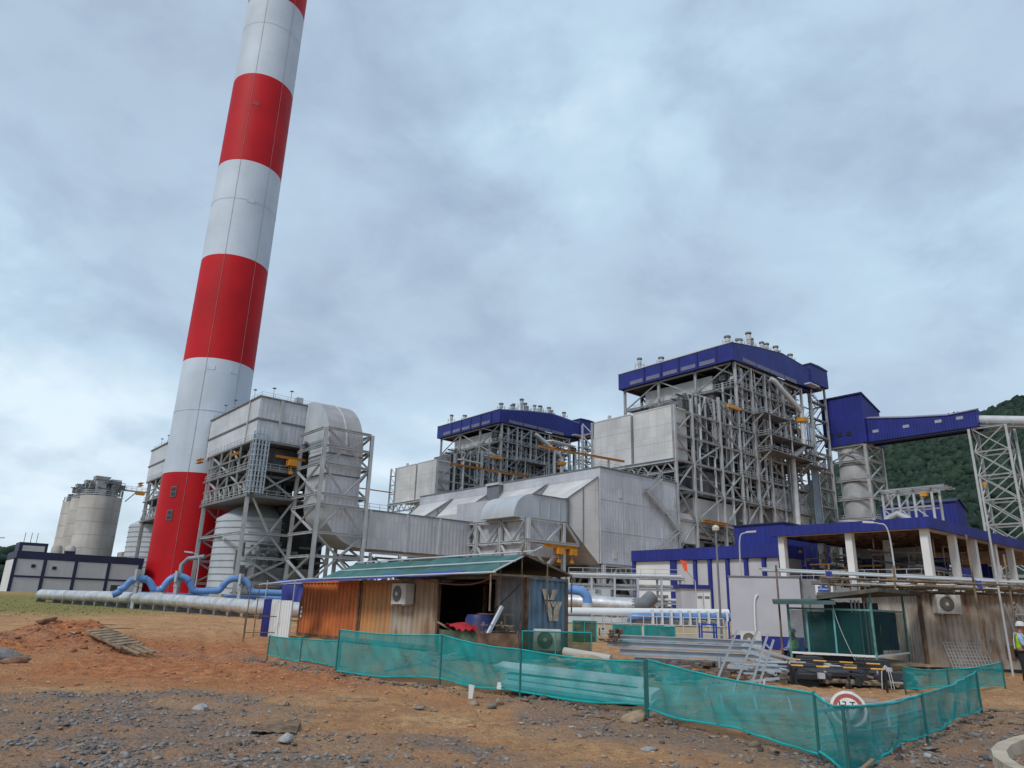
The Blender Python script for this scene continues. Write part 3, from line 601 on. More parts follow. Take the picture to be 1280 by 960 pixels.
# ---------------------------------------------------------------- electrostatic precipitator
ep = Thing('precipitator', 'huge grey electrostatic precipitator box with sloping funnel outlets, below the boiler houses', 'precipitator', (128, 138, 0), plant=True)
for a, b in ((105.0, 138.0), (143.0, 176.0)):
    cs = ep.box('casing', (114.0, a, 11.0), (142.0, b, 31.5), CLAD)
    ep.put(ep.mb().box((113.85, a - .25, 31.5), (142.1, b, 31.8)), 'coping', STEELD, cs)
    if a < 110:
        for (u, z) in ((118, 12.2), (125.5, 12.4), (139.5, 26), (120, 25.5)): ep.put(ep.mb().box((u, a - .12, z), (u + 1.1, a, z + 2.0)), 'access_door', CLADW, cs)
        for u in (121, 128, 135): ep.put(ep.mb().box((u, a - .08, 11), (u + .2, a, 31.5)), 'rib', CLAD, cs)
        for z in (17.8, 24.6): ep.put(ep.mb().box((114, a - .06, z), (142, a, z + .15)), 'seam', CLAD, cs)
    w = (b - a) / 2
    for k in range(2):
        m0, m1 = a + w * k + 0.25, a + w * (k + 1) - 0.25
        o0, o1 = m0 + 1.6, m1 - 4.2
        f = ep.put(ep.mb().loft([[(113.8, m0, 10.8), (113.8, m1, 10.8), (113.8, m1, 29.2), (113.8, m0, 29.2)], [(105.8, o0, 18.9), (105.8, o1, 18.9), (105.8, o1, 23.6), (105.8, o0, 23.6)]]), 'outlet_funnel', CLADW)
        ep.put(ep.mb().beam((113.7, m0, 29.4), (105.7, o0, 23.8), 0.25), 'edge_trim', STEELD, f)
        ep.put(ep.mb().beam((113.7, m1, 29.4), (105.7, o1, 23.8), 0.25), 'edge_trim', STEELD, f)
        ep.put(ep.mb().beam((109.8, (m0 + o0) / 2 - .05, 14.6), (109.8, (m0 + o0) / 2 - .05, 26.6), 0.18), 'seam', STEELD, f)
    # hoppers
    for k in range(4):
        for j in range(4):
            v0, v1 = a + (b - a) * k / 4 + .3, a + (b - a) * (k + 1) / 4 - .3; u0, u1 = 114.5 + 7 * j, 121 + 7 * j
            if k > 1 and j > 1: continue
            ep.put(ep.mb().loft([[(u0, v0, 10.95), (u1, v0, 10.95), (u1, v1, 10.95), (u0, v1, 10.95)], [((u0 + u1) / 2 + dx, (v0 + v1) / 2 + dy, 5) for dx, dy in ((-.5, -.5), (.5, -.5), (.5, .5), (-.5, .5))]]), 'hopper', MID)
ep.box('under_deck', (113.5, 105, 9.4), (142, 138, 10.7), MID)
sh = ep.box('stair_enclosure', (112.6, 138.1, 10), (118, 142.9, 31.0), mat('ribbed_slate', (0.17, 0.18, 0.21), 0.5, 0, 0.1, 0.4, wave=14))
ep.put(ep.mb().box((112.2, 137.9, 31.0), (118.2, 143.1, 31.6)), 'roof', STEELW, sh)
frame_plane(ep, 'v', 104.6, [114.5, 123.5, 132.5, 141.5], [4.5, 10.8], 0.7, 0.6, lambda i, j: 'K', 0.35)
frame_plane(ep, 'u', 114.0, [105.5, 113, 121.5, 130, 138], [4.5, 10.6], 0.7, 0.55, lambda i, j: 'X' if i % 2 else 'K', 0.35)
ex = ep.box('inlet_box', (142.0, 105.3, 17.5), (149.0, 136, 24.6), CLADW)
# stairs on the near wall
for (a, za, b, zb) in ((134.5, 31.6, 129, 27.6), (129, 27.6, 135.8, 23.4), (135.8, 23.4, 140.4, 19.8), (140.4, 19.8, 131.5, 14.4)): stair(ep, a, b, 103.9, [za, zb], 0.7, m=STEEL)
ep.put(ep.mb().rail([(114.2, 105.2, 31.8), (142, 105.2, 31.8)], 1.1, 0.07), 'handrail', STEEL)
for v in (112, 120, 128, 150, 158, 166): ep.put(ep.mb().box((124, v, 31.8), (127, v + 3, 33.4)).tube([(122, v, 31.8), (122, v, 33.6)], 0.4, 8), 'transformer', STEEL)
clutter(ep, 'ground_plant', (115, 106, 1), (141, 118, 5), 90, 31, STEELD)
# curved outlet ducts in front of the funnels
od = Thing('outlet_duct', 'pale grey curved outlet ducts on a braced frame in front of the precipitator funnels', 'duct', (97, 117, 0), plant=True)
dw = od.box('straight_duct', (96.0, 106.8, 18.9), (106.0, 117.5, 23.6), VESS)
arc_duct(od, 'curved_duct', (96.0, 18.7), 0.2, 4.9, PI / 2, PI, 'uz', 106.8, 117.5, VESS, 14)
arc_duct(od, 'curved_duct', (123.0, 19.2), 0.2, 4.7, PI, PI / 2, 'vz', 97.0, 105.0, CLAD, 14)
od.box('straight_duct', (97.0, 123.0, 19.4), (105.0, 134, 23.9), CLAD)
od.box('collector_duct', (93.8, 107.2, 11.5), (104, 134, 18.6), CLAD)

od.put(od.mb().box((105.7, 106.4, 18.5), (106.1, 117.9, 24)), 'end_flange', SEAM, dw)
for u in (97.5, 100.5, 103.4): od.put(od.mb().box((u, 106.65, 18.9), (u + .2, 106.8, 23.7)), 'rib', STEEL, dw)
od.put(od.mb().box((96, 106.6, 23.6), (106, 117.6, 23.75)), 'top_flange', STEELD, dw)
zs2 = [5.0, 14.0, 18.4]
frame_plane(od, 'v', 105.0, [93.4, 103.0], zs2, 0.7, 0.55, lambda i, j: ['X', 'V'][j] if j < 2 else '', 0.42, STEELW)
frame_plane(od, 'u', 93.0, [105.4, 113.0, 121, 129.5], zs2, 0.65, 0.5, lambda i, j: ['X', 'V'][j] if j < 2 else '', 0.38, STEELW, colskip=(0,))
frame_plane(od, 'u', 103.0, [105.4, 113.0, 121, 129.5], zs2, 0.65, 0.5, lambda i, j: ['X', 'V'][j] if j < 2 else '', 0.38, STEELW, colskip=(0,))
for p, q in (((93.4, 105, 18.3), (93.4, 101.2, 14.2)),): pass
od.bar('cantilever_beam', (90.5, 104.6, 14.2), (107.0, 104.6, 14.2), 0.55, STEELW); od.bar('brace', (103.2, 104.6, 18.2), (106.8, 104.6, 14.6), 0.4, STEELW)
od.bar('cantilever_beam', (92.6, 128, 14.2), (92.6, 135.6, 14.2), 0.55, STEELW); od.bar('brace', (92.6, 129.6, 18.2), (92.6, 135.2, 14.6), 0.4, STEELW)
hoist(od, (97, 104.4, 13.5), (106.2, 104.4, 13.5), w=0.75, trolleys=(0.45, 0.85)); hoist(od, (92.4, 125, 13.5), (92.4, 135, 13.5), w=0.75, trolleys=(0.62,))
# ---------------------------------------------------------------- boiler houses
def boiler(label):
    t = Thing('boiler_house', label, 'boiler house', (176, 125, 0), plant=True, group='boiler houses')
    F0, F1 = 70.0, 75.2
    # roof and navy fascia
    ru = [(168.2, 75.2), (182, 77.4), (196, 79.0), (212.5, 77.9)]
    t.put(t.mb().loft([[(u, v, z) for u, z in ru] + [(u, v, z - 0.3) for u, z in ru[::-1]] for v in (104.0, 146.5)]), 'roof', mat('roof_sheet', (0.34, 0.35, 0.38), 0.5))
    fa = t.put(t.mb().prism([(168.2, 104.0, F0)] + [(u, 104.0, z - .05) for u, z in ru] + [(212.5, 104.0, F0 + 1.0)], (0, 0.35, 0)), 'fascia', NAVY)
    fb_ = t.box('fascia', (168.2, 104.35, F0), (168.6, 146.5, 75.1), NAVY)
    t.box('fascia', (168.6, 146.1, F0), (212.5, 146.5, 75.1), NAVY); t.box('fascia', (212.1, 104.4, F0), (212.5, 146.1, 76), NAVY)
    for k in range(5):
        v = 110 + k * 6.6
        t.put(t.mb().box((168.05, v, F0 + .55), (168.2, v + 5.2, F0 + 1.75)), 'louvre', LOUV, fb_)
        t.put(t.mb().box((168.0, v - 0.8, F0), (168.2, v - 0.65, 75.15)), 'sheet_joint', NAVY2, fb_)
    for k in range(4):
        u = 173 + k * 7.6
        t.put(t.mb().box((u, 103.85, F0 + .55), (u + 7.0, 104.0, F0 + 1.75)), 'louvre', LOUV, fa)
    t.put(t.mb().box((168.0, 103.8, 75.15), (168.7, 146.6, 75.4)), 'eaves_gutter', STEELW)
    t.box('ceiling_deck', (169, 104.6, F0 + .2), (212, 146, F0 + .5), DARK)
    st = t.box('lift_motor_room', (212.6, 103.6, 73.4), (223.4, 110.5, 79.4), NAVY)
    t.put(t.mb().prism([(212.4, 103.4, 79.4), (223.6, 103.4, 79.4), (223.6, 103.4, 79.7), (218, 103.4, 80.1), (212.4, 103.4, 79.9)], (0, 7.3, 0)), 'room_roof', NAVY2, st)
    t.box('canopy', (207.5, 101.8, 71.4), (213.5, 103.8, 71.8), STEELW)
    # roof vents
    def vent(u, v, z, h, r):
        mb = t.mb(); 
        for du in (-1, 1):
            for dv in (-1, 1): mb.beam((u + du, v + dv, z - .6), (u + du, v + dv, z + h * .62), 0.16)
        mb.beam((u - 1, v - 1, z + h * .4), (u + 1, v - 1, z + h * .4), .14); mb.beam((u - 1, v - 1, z + h * .4), (u - 1, v + 1, z + h * .4), .14)
        p = t.put(mb, 'vent_stand', STEEL)
        t.put(t.mb().lathe((u, v, z - .6), [(r * .75, 0), (r * .75, h * .62), (r, h * .66), (r, h * .95), (r * .1, h)], 14), 'vent_pipe', STEELW, smooth=True)
        t.put(t.mb().lathe((u, v, z - .6 + h), [(r * 1.25, 0), (r * 1.25, .5), (0.01, .7)], 14), 'vent_cap', STEELD, smooth=True)
    for u, v, z, h, r in ((170, 139, 75.2, 4.4, .85), (171.5, 131.5, 75.6, 2.8, 1.0), (171.5, 107.5, 75.6, 3.3, 1.0), (177, 107, 76.4, 2.9, 1.0), (181.5, 106.6, 77.2, 5.4, .95), (184.2, 107.5, 77.6, 4.0, .9), (192, 107, 78.6, 3.4, .95), (196.5, 106.4, 79, 3.1, .95), (199, 107.5, 78.9, 2.6, .9), (205.5, 106.6, 78.4, 3.4, .95), (179.3, 109, 77, 3.6, .8), (186.5, 109, 78, 3.0, .8), (188.5, 106.5, 78.2, 3.2, .8), (194.2, 109, 78.8, 3.4, .8)): vent(u, v, z, h, r * .78)
    # main frame
    zs = [8, 15.5, 23, 30.5, 37.5, 44, 50.5, 56.5, 63, 69.8]
    us = [141.3, 148.6, 161.0, 170.2, 178.2, 185.4, 195.4, 207.0, 213, 222.8]
    top = [51.5, 54.5, 57.5, 70, 70, 70, 70, 70.5, 73, 73.4]
    pat = {0: '\\/\\/\\/\\', 1: '/\\/\\/\\/', 2: 'X\\/X/\\\\', 3: '/\\/\\X//\\/', 4: '\\/\\X/\\/\\/', 5: '/X\\/\\/X/\\', 6: '\\/\\/X\\\\/X'}
    frame_plane(t, 'v', 105.0, us[:8], zs, 0.68, 0.46, lambda i, j: (pat.get(i, '') + '          ')[j].strip(), 0.34, ztop=top[:8])
    zs9 = [6 + 5.6 * k for k in range(13)]
    frame_plane(t, 'v', 105.0, us[8:], zs9, 0.6, 0.35, lambda i, j: '', 0.3, ztop=top[8:])
    frame_plane(t, 'u', 223.0, [105.6, 110], zs9, 0.6, 0.35, lambda i, j: '/' if j % 2 else '\\', 0.3, colskip=(0,))
    frame_plane(t, 'v', 110.4, us[8:], zs9, 0.5, 0.3, None)
    vs = [105.6, 118, 131.5, 145.2]
    frame_plane(t, 'u', 169.8, vs, zs, 0.68, 0.46, lambda i, j: ['', 'X', '/', '\\', '/', 'X', '\\', '/', '\\', '/'][(j + 4 * i) % 10] if j > 5 else 'X', 0.34, colskip=(0,))
    frame_plane(t, 'v', 118.0, us[3:8], zs, 0.6, 0.42, lambda i, j: '/\\'[(i + j) % 2], 0.3, STEELD, colskip=(0,))  # inner row in the darker steel, shade put into its colour
    frame_plane(t, 'v', 145.2, us[3:8], zs, 0.68, 0.46, lambda i, j: 'X' if (i + j) % 3 == 0 else '', 0.4, STEELD, colskip=(0,))
    frame_plane(t, 'u', 148.6, [105.6, 118, 131.5], [8, 15.5, 23, 30.5, 37], 0.7, 0.55, lambda i, j: 'X', 0.4, colskip=(0,))
    frame_plane(t, 'u', 161.2, [105.6, 118, 131.5, 145], zs[:8], 0.7, 0.5, lambda i, j: 'X' if (i + j) % 2 else '/', 0.3, STEELD, colskip=(0,))
    # denser intermediate steel on the near side
    for u, z0, z1 in ((152.5, 38, 56), (156.5, 38, 57), (165.4, 44, 63), (174.3, 23, 70), (181.8, 30.5, 70), (190.4, 23, 70), (200.5, 23, 70)):
        t.bar('post', (u, 106.2, z0), (u, 106.2, z1), 0.45, STEEL)
    for z in (34, 40.8, 47.2, 53.5, 59.8, 66.4):
        for a, b in ((141.6, 148.4), (148.9, 160.7), (161.3, 170), (170.6, 178), (178.6, 185.2), (185.8, 195.2), (195.8, 206.7)):
            if a < 160 and z > 50: continue
            t.bar('girt', (a, 105.7, z), (b, 105.7, z), 0.28, STEEL)
    # floors
    for z in (30.5, 37.5, 44, 50.5, 56.5, 63):
        t.box('floor', (170.6, 105.5, z - .35), (207, 144.6, z - .1), STEELD)
        t.put(t.mb().rail([(170.4, 144, z), (169.2, 131, z), (169.2, 105, z), (170, 104.3, z), (207, 104.3, z)], 1.2, 0.1, 2.2), 'handrail', STEEL)
    for (u0, u1, z) in ((176, 190, 55.8), (178.5, 203, 50.0), (178.5, 203, 45.5), (199, 210, 44.5), (199, 210, 47.5)):
        floor(t, (u0, 100.2, z), (u1, 104.4, z), 0.3)
        for u in (u0 + .3, u1 - .3): t.bar('bracket', (u, 104.5, z - 3.2), (u, 100.6, z - .3), 0.3)
    for u in (178.8, 190, 202.6): t.bar('post', (u, 100.4, 45.4), (u, 100.4, 55.6), 0.3)
    rgb = random.Random(77)
    for k in range(26):      # slender hangers, knee braces and pipe supports between the floors
        u = rgb.uniform(171, 206); z = rgb.choice((30.5, 37.5, 44, 50.5, 56.5, 63)); d_ = rgb.choice((-2.2, 2.2))
        t.bar('hanger', (u, 105.3, z + .2), (u, 105.3, z + 5.8), 0.2, STEEL); t.bar('knee_brace', (u, 105.3, z + 3.2), (u + d_, 105.3, z + 5.9), 0.18, STEEL)
    for k in range(18):
        v = rgb.uniform(107, 132); z = rgb.choice((44, 50.5, 56.5)); t.bar('hanger', (169.0, v, z + .2), (169.0, v, z + 5.8), 0.2, STEEL)
    for k in range(16):
        u = rgb.uniform(149.5, 168); z = rgb.choice((38, 44, 50.5)); t.bar('hanger', (u, 105.3, z), (u, 105.3, z + 6), 0.2, STEEL); t.bar('knee_brace', (u, 105.3, z + 1), (u + rgb.choice((-2.5, 2.5)), 105.3, z + 6), 0.18, STEEL)
    for u, z0, z1, r_ in ((173, 31, 69, .35), (180, 38, 69, .3), (183.6, 31, 56, .4), (188, 44, 69, .28), (192.6, 24, 69, .35), (203.4, 38, 69, .3), (152, 30, 54, .35), (158.6, 24, 56, .3), (166, 12, 57, .4)):
        t.put(t.mb().tube([(u, 105.5, z0), (u, 105.5, (z0 + z1) / 2), (u + .9, 105.5, (z0 + z1) / 2 + 1.2), (u + .9, 105.5, z1)], r_, 8), 'riser_pipe', STEELW, smooth=True)
    # furnace casing and hung plant
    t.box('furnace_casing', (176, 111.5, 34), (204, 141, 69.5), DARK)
    t.box('penthouse_panel', (172.4, 114, 58.2), (175.6, 139, 68.4), CLADW)
    t.box('side_panel', (176.5, 109.5, 57.5), (190, 111.3, 63), MID)
    t.box('air_duct', (186.5, 106.2, 25), (207.0, 112, 36.6), CLADW); t.box('air_duct', (197.4, 106.0, 13.5), (206.9, 111, 24.2), CLADW)
    for u in (190.3, 195.4, 200.5): t.box('duct_rib', (u, 106.0, 25), (u + .3, 106.2, 36.6), STEEL)
    t.box('duct_rib', (186.5, 106.0, 30.6), (207, 106.2, 30.9), STEELD)
    t.box('flue_box', (151, 107.5, 19.5), (169, 130, 29.5), CLADW)
    t.put(t.mb().loft([[(150, 107, 30), (169, 107, 30), (169, 130, 30), (150, 130, 30)], [(150, 107, 36.8), (163, 107, 36.8), (163, 130, 36.8), (150, 130, 36.8)]]), 'flue_transition', MID)
    t.put(t.mb().loft([[(171, 107.4, 14), (186, 107.4, 14), (186, 125, 14), (171, 125, 14)], [(173.5, 107.4, 29.5), (183, 107.4, 29.5), (183, 125, 29.5), (173.5, 125, 29.5)]]), 'ash_hopper', CLADW)
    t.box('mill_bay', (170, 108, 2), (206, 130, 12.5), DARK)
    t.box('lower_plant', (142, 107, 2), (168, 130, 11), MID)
    # catalyst (denitration) boxes
    cb = t.box('catalyst_box', (141.4, 119.2, 38), (160, 132.4, 51.4), CLADW); ca_ = t.box('catalyst_box', (141.4, 105.9, 38), (147.5, 118.2, 51.5), CLADW)
    for par, a, b in ((cb, 119.2, 132.4), (ca_, 105.9, 118.2)):
        for z in (42.4, 46.9): t.put(t.mb().box((141.36, a, z), (141.4, b, z + .1)), 'seam', CLADW, par)
        t.put(t.mb().box((141.3, a, 51.3), (141.5, b, 51.6)), 'coping', STEELW, par)
    t.box('gap_shaft', (142.2, 118.2, 38), (148, 119.2, 51), SEAM)
    t.box('inner_box', (149, 108, 38), (160, 119, 55), MID)
    t.bar('ring_beam', (140.9, 105.2, 37.4), (140.9, 136.5, 37.4), 0.9, STEEL); t.bar('ring_beam', (140.9, 105.2, 34.6), (140.9, 136.5, 34.6), 0.5, STEEL)
    for k in range(8):
        v = 105.4 + k * 3.9; t.bar('brace', (140.9, v, 34.8), (140.9, v + 1.95, 37.1), 0.25); t.bar('brace', (140.9, v + 1.95, 37.1), (140.9, v + 3.9, 34.8), 0.25)
    for v in (132.9, 136.6): t.bar('column', (141.2, v, 30), (141.2, v, 51.5), 0.5)
    for k in range(6): z = 31 + 3.5 * k; t.bar('beam', (141.2, 132.9, z), (141.2, 136.6, z), 0.35); t.bar('brace', (141.2, 132.9, z), (141.2, 136.6, z + 3.4), 0.22)
    t.put(t.mb().tube([(143, 128, 51.4), (143, 128, 53)], .5, 8), 'roof_vent', STEEL)
    # pipework and clutter
    clutter(t, 'pipework', (171, 105.6, 37), (206, 111, 69), 420, 41, MID, 0.1, 0.42)
    clutter(t, 'pipework', (171, 105.4, 23), (206, 108, 69), 160, 42, STEEL, 0.08, 0.26)
    clutter(t, 'pipework', (170.3, 106, 38), (175.5, 144, 58), 220, 43, MID, 0.1, 0.42)
    clutter(t, 'pipework', (169.2, 106, 44), (171.5, 132, 58), 110, 47, STEEL, 0.08, 0.22)
    clutter(t, 'pipework', (148.5, 105.6, 37), (169, 112, 57), 240, 44, MID, 0.1, 0.32)
    clutter(t, 'pipework', (149, 105.5, 8), (206, 109, 24), 200, 45, STEELD, 0.12, 0.4)
    clutter(t, 'pipework', (203, 112, 20), (222, 140, 70), 160, 46, MID, 0.15, 0.5)
    # outside pipes and cable tray
    t.put(t.mb().tube([(186, 103.2, 68.2), (187, 102.6, 67.6), (198.2, 101.8, 61.5), (199.6, 101.6, 60), (199.6, 101.6, 50.5), (198.6, 101.8, 49), (195, 102.6, 46.5), (194, 102.8, 45), (194, 102.8, 9)], 0.75, 12), 'drain_pipe', STEELW, smooth=True)
    t.box('pipe_clamp', (198.3, 100.4, 57.3), (201, 102.8, 58.5), YEL)
    tray = mat('tray_blue', (0.22, 0.28, 0.36), 0.45, 0.2, 0.1, 0.6)
    for k in range(5): t.bar('cable_tray', (205.6 + k * .75, 103.2, 8), (205.6 + k * .75, 103.2, 45.5), 0.55, tray, 0.25, shape='B')
    for k in range(3): t.bar('cable_tray', (205 + k * 1.3, 103.0, 47), (205 + k * 1.3, 103.0, 58.5), 0.6, tray, 0.25, shape='B')
    stair(t, 214.2, 221.5, 106.2, [6 + 5.6 * k for k in range(13)], 1.6)
    for k in range(12): t.box('landing', (213.2, 105.4, 11.4 + 5.6 * k), (222.6, 106.1, 11.6 + 5.6 * k), STEELD)
    hoist(t, (150, 104.2, 23.4), (160.5, 104.2, 23.4), w=0.8, trolleys=())
    t.box('hoist_platform', (164.6, 104.0, 55.4), (170.4, 104.7, 56.2), YEL)
    t.box('lamp_row', (176, 104.7, 59.6), (176.5, 104.95, 59.9), PANW); 
    return t
b2 = boiler('nearer boiler house with navy roof band and open steel frame, right of centre')
b1 = copy_tree(b2.e); b1['label'] = 'farther boiler house with navy roof band and open steel frame, left of the other'
b1.location = PW(176, 125 + 103.2, 0)
# orange crane rails with white canopies between the units
for (a, b, lab) in (((109.5, 120, 37.7), (139.6, 120, 38.6), 'orange crane rail with white canopy crossing to the nearer white panel wall'), ((119.6, 170, 41.6), (151, 170, 42.0), 'orange crane rail with white canopy, lower left before the farther boiler house')):
    t = Thing('crane_rail', lab, 'crane rail', a, plant=True, group='orange crane rails')
    t.bar('rail', a, b, 0.5, mat('rail_orange', (0.55, 0.22, 0.03), 0.5)); A = Vector(a); B = Vector(b)
    c = A.lerp(B, 0.24); t.put(t.mb().hexa([(c.x - 4, c.y - 1.2, c.z + 1.5), (c.x + 4, c.y - 1.2, c.z + 1.3), (c.x + 4, c.y + 1.2, c.z + 1.5), (c.x - 4, c.y + 1.2, c.z + 1.7), (c.x - 4, c.y - 1.2, c.z + 1.7), (c.x + 4, c.y - 1.2, c.z + 1.5), (c.x + 4, c.y + 1.2, c.z + 1.7), (c.x - 4, c.y + 1.2, c.z + 1.9)]), 'canopy', PANW)
    for f in (0.14, 0.34): p = A.lerp(B, f); t.bar('canopy_post', p, p + Vector((0, 0, 1.6)), 0.25, YEL, shape='B')
    for f in (0.16, 0.4, 0.6, 0.8): p = A.lerp(B, f); t.bar('trestle_leg', (min(141, max(114.5, p.x)), p.y, 31.8), (p.x, p.y, p.z - .35), 0.45)

# ---------------------------------------------------------------- coal transfer tower, gallery, pipe conveyor
tt = Thing('transfer_tower', 'tall navy clad coal transfer tower on grey steel legs, behind the conveyor gallery', 'tower', (231, 100, 0), plant=True)
tt.put(tt.mb().loft([[(224.6, v, 54.4), (236.6, v, 54.4), (236.6, v, 66.4), (224.6, v, 70.2)] for v in (94.0, 107.5)]), 'cabin', NAVY)
tt.put(tt.mb().loft([[(224.2, v, 70.1), (236.9, v, 66.2), (236.9, v, 66.6), (224.2, v, 70.6)] for v in (93.7, 107.8)]), 'roof', NAVY2)
for v in (98.5, 101.5, 104.5): tt.box('window', (224.45, v, 57.2), (224.6, v + 1.5, 58.6), mat('dark_glass', (0.03, 0.035, 0.045), 0.2))
tt.put(tt.mb().lathe((230, 101, 0), [(2, 26), (4.6, 33), (4.6, 54)], 28), 'coal_bin', STEEL, smooth=True)
for z in (37, 42.5, 48): tt.put(tt.mb().lathe((230, 101, z), [(4.6, -.12), (4.85, -.12), (4.85, .12), (4.6, .12)], 28), 'bin_ring', STEELD)
zt = [10, 20, 31, 37, 43, 49, 54]
frame_plane(tt, 'u', 225.2, [95.0, 107], zt, 0.8, 0.6, lambda i, j: '' if j < 5 else 'X', 0.4)
frame_plane(tt, 'v', 94.6, [225.6, 236.2], zt, 0.8, 0.6, lambda i, j: 'X' if j in (3, 4, 5) else '', 0.4, colskip=(0,))
for z in (31, 37, 43): tt.put(tt.mb().rail([(225, 107, z), (225, 95, z), (236, 94.4, z)], 1.2, 0.1), 'handrail', STEEL)
tt.put(tt.mb().tube([(223.5, 107.6, 50), (223.5, 107.6, 32), (223.5, 106, 30.4), (223.5, 98, 29.6), (225, 92, 29)], 0.5, 8), 'dust_pipe', STEELW, smooth=True)
tt.box('lower_house', (226, 95.5, 12), (236, 106.5, 30), DARK)
clutter(tt, 'pipework', (225.5, 95, 12), (229, 107, 31), 60, 51, STEEL)
ga = Thing('conveyor_gallery', 'navy enclosed conveyor gallery running right from the transfer tower', 'conveyor', (228.5, 80, 54), plant=True)
ga.put(ga.mb().loft([[(226.2, v, 54.6), (231, v, 54.6), (231, v, zt_ - 0.5), (228.6, v, zt_ + .8), (226.2, v, zt_)] for v, zt_ in ((94.6, 62.2), (82, 60.2), (71, 58.9), (65, 59.2), (63.6, 59.2))]), 'gallery', NAVY)
ga.put(ga.mb().loft([[(225.9, v, zt_ + .02), (228.6, v, zt_ + .9), (228.6, v, zt_ + 1.1), (225.9, v, zt_ + .25)] for v, zt_ in ((94.6, 62.2), (82, 60.2), (71, 58.9), (63.4, 59.2))]), 'roof_edge', mat('trim_grey', (0.2, 0.2, 0.3), 0.5))
for v in (92, 83, 74, 68.3): ga.box('window', (226.08, v - 1.3, 57.2), (226.2, v + .5, 58.1), mat('window_pale', (0.3, 0.33, 0.4), 0.3))
ga.bar('truss_chord', (226.2, 94.5, 54.2), (226.2, 63.8, 54.2), 0.6, NAVY2); ga.bar('truss_chord', (231, 94.5, 54.2), (231, 63.8, 54.2), 0.6, NAVY2)
def lattice(label, u0, u1, v0, v1, zt_, splay):
    t = Thing('lattice_tower', label, 'tower', ((u0 + u1) / 2, (v0 + v1) / 2, 0), plant=True, group='conveyor support towers')
    n = 8; zz = [zt_ * k / n for k in range(n + 1)]
    def cor(z): s = splay * (1 - z / zt_); return [(u0 - s, v0 - s, z), (u1 + s, v0 - s, z), (u1 + s, v1 + s, z), (u0 - s, v1 + s, z)]
    for k in range(4): t.bar('leg', cor(1)[k], cor(zt_)[k], 0.55, STEELW)
    for a, b in zip(zz, zz[1:]):
        A, B = cor(max(1, a)), cor(b)
        for k in range(4):
            l = (k + 1) % 4; t.bar('strut', B[k], B[l], 0.36, STEELW)
            t.bar('brace', A[k], B[l], 0.26, STEELW); t.bar('brace', A[l], B[k], 0.24, STEELW)
    return t
lattice('pale lattice steel tower under the end of the navy gallery', 226.2, 232.5, 57.5, 65.4, 53.9, 0.6)
lattice('pale lattice steel tower at the right edge of the picture, beside the other lattice tower', 227.5, 233.0, 36, 43, 48.5, 1.2)
pc = Thing('pipe_conveyor', 'long silver tube conveyor leaving the navy gallery to the right', 'conveyor', (229, 50, 50), plant=True)
pth = [(229.2, 65, 57.2), (229.2, 58, 55.8), (229.2, 40, 52.2), (229.2, 10, 46.2), (229.2, -40, 36.2)]
pc.put(pc.mb().tube(pth, 1.25, 14), 'tube', STEELW, smooth=True)
for s in (-1, 1): 
    for a, b in zip(pth, pth[1:]): pc.bar('walkway_beam', (a[0] + s * 1.5, a[1], a[2] - 1.9), (b[0] + s * 1.5, b[1], b[2] - 1.9), 0.4)
pc.put(pc.mb().rail([(226.9, a[1], a[2] - 1.7) for a in pth], 1.2, 0.1, 2.5), 'handrail', STEEL)
for k in range(22):
    f = k / 21; v = 64 - 60 * f; z = float(np.interp(-v, [-65, -58, -40, -10], [57.2, 55.8, 52.2, 46.2])); pc.put(pc.mb().lathe((0, 0, 0), [(1.25, -.1), (1.38, -.1), (1.38, .1), (1.25, .1)], 14), 'band', STEEL)
    b_ = pc.e.children[-1]; b_.location = (229.2 - 229, v - 50, z - 50); b_.rotation_euler = (R(90), 0, 0)

# ---------------------------------------------------------------- navy store behind the canopy hall with its open steel gantry
nb = Thing('navy_store', 'plain navy clad store with a shallow gable roof below the forested hill', 'building', (166, 57, 0), plant=True)
nb.put(nb.mb().loft([[(160.5, v, 1), (165.5, v, 1), (165.5, v, 23.4), (162, v, 25.2), (160.5, v, 24.6)] for v in (51.4, 66)]), 'wall', NAVY)
nb.put(nb.mb().loft([[(160.2, v, 24.6), (162, v, 25.3), (165.8, v, 23.4), (165.8, v, 23.6), (162, v, 25.5), (160.2, v, 24.8)] for v in (51.1, 66.3)]), 'roof', NAVY2)
gy_ = Thing('steel_gantry', 'small open white steel gantry carrying a yellow hoist above the blue roofed hall', 'gantry', (150, 56, 0), plant=True)
for v in (51.2, 54.4, 57.2, 60.2):
    for u in (148, 152): gy_.bar('column', (u, v, 1), (u, v, 25.8), 0.36, STEELW)
for z in (19.2, 22.4, 25.6):
    for u in (148, 152): gy_.bar('beam', (u, 51.2, z), (u, 60.2, z), 0.3, STEELW)
for a, b in ((51.2, 54.4), (54.4, 57.2), (57.2, 60.2)):
    gy_.bar('brace', (148, a, 19.3), (148, b, 22.3), 0.2, STEELW); gy_.bar('brace', (148, b, 22.5), (148, a, 25.5), 0.2, STEELW)
for v in (51.2, 54.4, 57.2, 60.2): gy_.bar('cross_beam', (147.4, v, 25.8), (153, v - 2, 25.9), 0.3, STEELW)
[gy_.bar('deck_beam', (u, 48.6, 26.0), (u, 60.4, 26.0), .22, STEELW) for u in (147.2, 149, 151, 152.8)]; gy_.bar('beam', (147, 48.8, 25.9), (153, 48.8, 25.9), .25, STEELW)
gy_.box('hoist', (147.1, 51.8, 24.2), (148.1, 53.0, 24.9), YEL)
gy_.put(gy_.mb().tube([(146.5, 61.5, 18), (147, 59, 20.6), (147, 57.4, 21.2), (147, 55.6, 20.2), (147.2, 54.6, 18.6)], 0.6, 10), 'elbow_pipe', STEEL, smooth=True)

